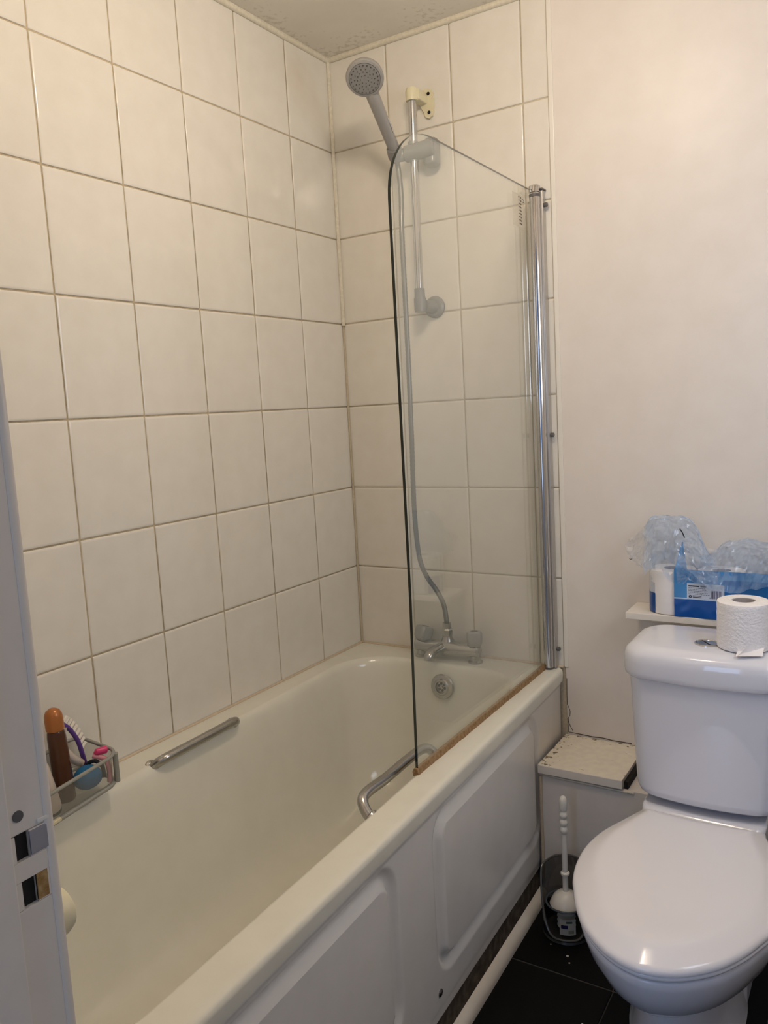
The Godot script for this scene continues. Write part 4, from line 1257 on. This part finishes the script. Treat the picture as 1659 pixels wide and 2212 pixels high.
# ------------------------------------------------------------------ caddy on the left wall
func build_caddy() -> void:
	var at := Vector3(0.001, RIM + 0.036, 1.055)
	var t := thing("shower_caddy", "clear grey plastic tray of toiletries on the tiled wall above the bath rim", "caddy", at)
	var bas := Basis(Vector3.RIGHT, deg_to_rad(6.0)) * Basis(Vector3.BACK, deg_to_rad(-5.0))
	t.basis = bas
	var L := 0.30
	var D := 0.135
	var H := 0.066
	var rings := []
	var c := Vector3(D / 2, 0, L / 2)
	for k in [[0.010, 0.000], [0.002, 0.004], [0.0, 0.012], [-0.001, 0.04], [-0.002, H]]:
		rings.append(MB.rr_ring(c, D - 0.012, L - 0.012, 0.026, k[0], k[1], 8))
	for k in [[0.0015, H], [0.0022, 0.04], [0.0032, 0.013], [0.006, 0.0065], [0.014, 0.0035]]:
		rings.append(MB.rr_ring(c, D - 0.012, L - 0.012, 0.026, k[0], k[1], 8))
	obj("tray", MB.new().loft(rings), M.caddy_plastic, t, 50.0)
	var rp := MB.rr_ring(c, D - 0.008, L - 0.008, 0.028, 0, H, 8)
	var path := []
	for i in rp.size() + 1: path.append(rp[i % rp.size()])
	obj("rim", MB.new().tube(path, 0.0036, 10, false), M.caddy_rim, t)
	var bp := MB.rr_ring(c, D - 0.018, L - 0.018, 0.026, 0, 0.004, 8)
	path = []
	for i in bp.size() + 1: path.append(bp[i % bp.size()])
	obj("base_rib", MB.new().tube(path, 0.0048, 10, false), M.caddy_rim, t)
	obj("corner_post", MB.new().tube([Vector3(D - 0.011, 0.004, 0.012), Vector3(D - 0.009, H, 0.011)], 0.0055, 10), M.caddy_rim, t)
	obj("drain_plug", box(Vector3(D - 0.010, 0.004, 0.148), Vector3(D - 0.002, 0.010, 0.175), 0.001), M.cream_plastic, t)
	var put_in := func(local: Vector3) -> Vector3: return at + bas * local
	# brown bottle with a copper cap
	var b := thing("shampoo_bottle", "dark brown bottle with a domed copper cap standing in the wall tray", "bottle", put_in.call(Vector3(0.086, 0.0045, 0.102)))
	b.basis = Basis(Vector3.RIGHT, deg_to_rad(3.0))
	var R := []
	for k in [[0.0, 0.0165, 0.0155], [0.003, 0.0185, 0.0165], [0.05, 0.0185, 0.0165], [0.10, 0.0180, 0.0165], [0.128, 0.0172, 0.016], [0.137, 0.0158, 0.0155], [0.141, 0.013, 0.013]]:
		var r := PackedVector3Array()
		for j in 32:
			var a := TAU * j / 32
			r.append(Vector3(cos(a) * k[2], k[0], sin(a) * k[1]))
		R.append(r)
	obj("bottle_body", MB.new().loft(R), M.brown_bottle, b, 50.0)
	obj("cap", MB.new().lathe([[0.0, 0.1415], [0.0158, 0.1415], [0.0168, 0.1435], [0.0168, 0.164], [0.0158, 0.172], [0.0125, 0.179], [0.0065, 0.183], [0.0, 0.184]], 32), M.copper_cap, b)
	# pale bottle beside it
	var pb := thing("lotion_bottle", "pale bottle standing beside the brown bottle in the wall tray", "bottle", put_in.call(Vector3(0.098, 0.0045, 0.140)))
	pb.basis = bas * Basis(Vector3.RIGHT, deg_to_rad(8.0))
	R = []
	for k in [[0.006, 0.0155, 0.015], [0.012, 0.0172, 0.0165], [0.06, 0.0172, 0.0165], [0.10, 0.016, 0.016], [0.118, 0.010, 0.010], [0.121, 0.008, 0.008]]:
		var r := PackedVector3Array()
		for j in 28:
			var a := TAU * j / 28
			r.append(Vector3(cos(a) * k[2], k[0], sin(a) * k[1]))
		R.append(r)
	obj("bottle_body", MB.new().loft(R), M.pale_bottle, pb, 50.0)
	obj("bottle_foot", MB.new().lathe([[0.0, 0.0], [0.015, 0.0], [0.016, 0.006], [0.0, 0.006]], 24), M.black_rubber, pb)
	# scrubbing brush: curved purple back, white bristles, pale loop handle
	var s := thing("scrubbing_brush", "purple backed scrubbing brush with white bristles upright in the wall tray", "brush", put_in.call(Vector3(0.050, 0.006, 0.040)))
	s.basis = bas
	var arc := spline([Vector3(0.006, 0.0, -0.012), Vector3(0.005, 0.016, -0.012), Vector3(0.003, 0.048, -0.009), Vector3(0.0, 0.079, -0.005), Vector3(-0.003, 0.109, 0.007), Vector3(-0.004, 0.127, 0.020)], 6)
	obj("brush_back", MB.new().tube(arc, 0.0046, 12), M.purple, s)
	var hp := spline([Vector3(-0.004, 0.120, 0.020), Vector3(-0.004, 0.100, 0.028), Vector3(-0.002, 0.075, 0.026), Vector3(0.001, 0.048, 0.012), Vector3(0.003, 0.030, -0.004)], 5)
	obj("loop_handle", MB.new().tube(hp, 0.0085, 12), M.pale_bottle, s)
	for k in 9:
		var i: int = 14 + k * 2
		var p: Vector3 = arc[mini(i, arc.size() - 1)]
		var outw := Vector3(-0.25, 0.42, -0.88).normalized()
		obj("bristle_tuft", MB.new().tube([p, p + outw * 0.017], [0.0034, 0.0040], 8), M.bristle, s)
	# blue sponge
	var sp := thing("bath_sponge", "round blue bath sponge in the front of the wall tray", "sponge", put_in.call(Vector3(0.092, 0.027, 0.054)))
	var nz := FastNoiseLite.new(); nz.seed = 3; nz.frequency = 60.0
	var sr := []
	for i in 15:
		var ph := -PI / 2 + PI * i / 14
		var r := PackedVector3Array()
		for j in 26:
			var th := TAU * j / 26
			var q := Vector3(cos(ph) * cos(th), sin(ph), cos(ph) * sin(th))
			q *= 1.0 + 0.05 * nz.get_noise_3dv(q * 0.1)
			r.append(Vector3(q.x * 0.026, q.y * 0.0225, q.z * 0.028))
		sr.append(r)
	obj("sponge_body", MB.new().loft(sr, false, false), M.blue_sponge, sp, 60.0)
	obj("hanging_cord", MB.new().tube(spline([Vector3(-0.012, 0.020, -0.010), Vector3(0.002, 0.026, -0.018), Vector3(0.014, 0.014, -0.025), Vector3(0.020, -0.006, -0.022)], 5), 0.004, 8), M.black_rubber, sp)
	# razor
	var rz := thing("razor", "pink plastic razor leaning in the corner of the wall tray", "razor", put_in.call(Vector3(0.112, 0.006, 0.016)))
	rz.basis = bas
	obj("handle", MB.new().tube(spline([Vector3(0.002, 0.0, 0.006), Vector3(0.0, 0.026, 0.002), Vector3(-0.008, 0.046, 0.004), Vector3(-0.024, 0.056, 0.018)], 6), 0.0052, 12), M.pale_pink, rz)
	obj("razor_head", MB.new().tube([Vector3(-0.010, 0.060, -0.008), Vector3(-0.011, 0.061, -0.005), Vector3(-0.018, 0.062, 0.012), Vector3(-0.020, 0.060, 0.016)], [0.003, 0.0075, 0.0065, 0.003], 12), M.pink, rz)

func build_small_things() -> void:
	# cream knob on the wall just inside the door
	var k := thing("wall_peg", "small cream round peg on the wall just inside the door frame", "peg", Vector3(0.829, RIM + 0.330, 1.73))
	obj("rose", MB.new().lathe([[0.0, 0.0], [0.021, 0.0], [0.021, 0.006], [0.014, 0.010], [0.0, 0.010]], 28, Vector3.ZERO, Vector3(0, 0, -1)), M.cream_plastic, k)
	obj("knob_body", MB.new().lathe([[0.0, 0.008], [0.010, 0.008], [0.010, 0.024], [0.019, 0.028], [0.0205, 0.036], [0.0205, 0.044], [0.018, 0.050], [0.015, 0.0515], [0.0, 0.053]], 28, Vector3.ZERO, Vector3(0, 0, -1)), M.cream_plastic, k)
	# crumbs on the floor tiles
	var rng := RandomNumberGenerator.new()
	rng.seed = 2
	var spots := [[0.795, 0.405, 0.0028], [0.806, 0.425, 0.0018], [0.746, 0.322 + 0.06, 0.0014], [0.890, 0.590, 0.0022]]
	for s in spots:
		var r: float = s[2]
		var b := MB.new().lathe([[0.0, 0.0], [r, 0.0], [r * 1.2, r * 0.5], [r * 0.6, r], [0.0, r * 1.1]], 6, Vector3.ZERO)
		var o := obj("crumb", b, M.peel, self, 20.0)
		o.position = Vector3(s[0], 0.0, s[1])
		o.rotation.y = rng.randf() * TAU
		tag(o, "tiny pale crumb on the black floor tiles by the brush holder", "crumb", "crumbs on the floor")
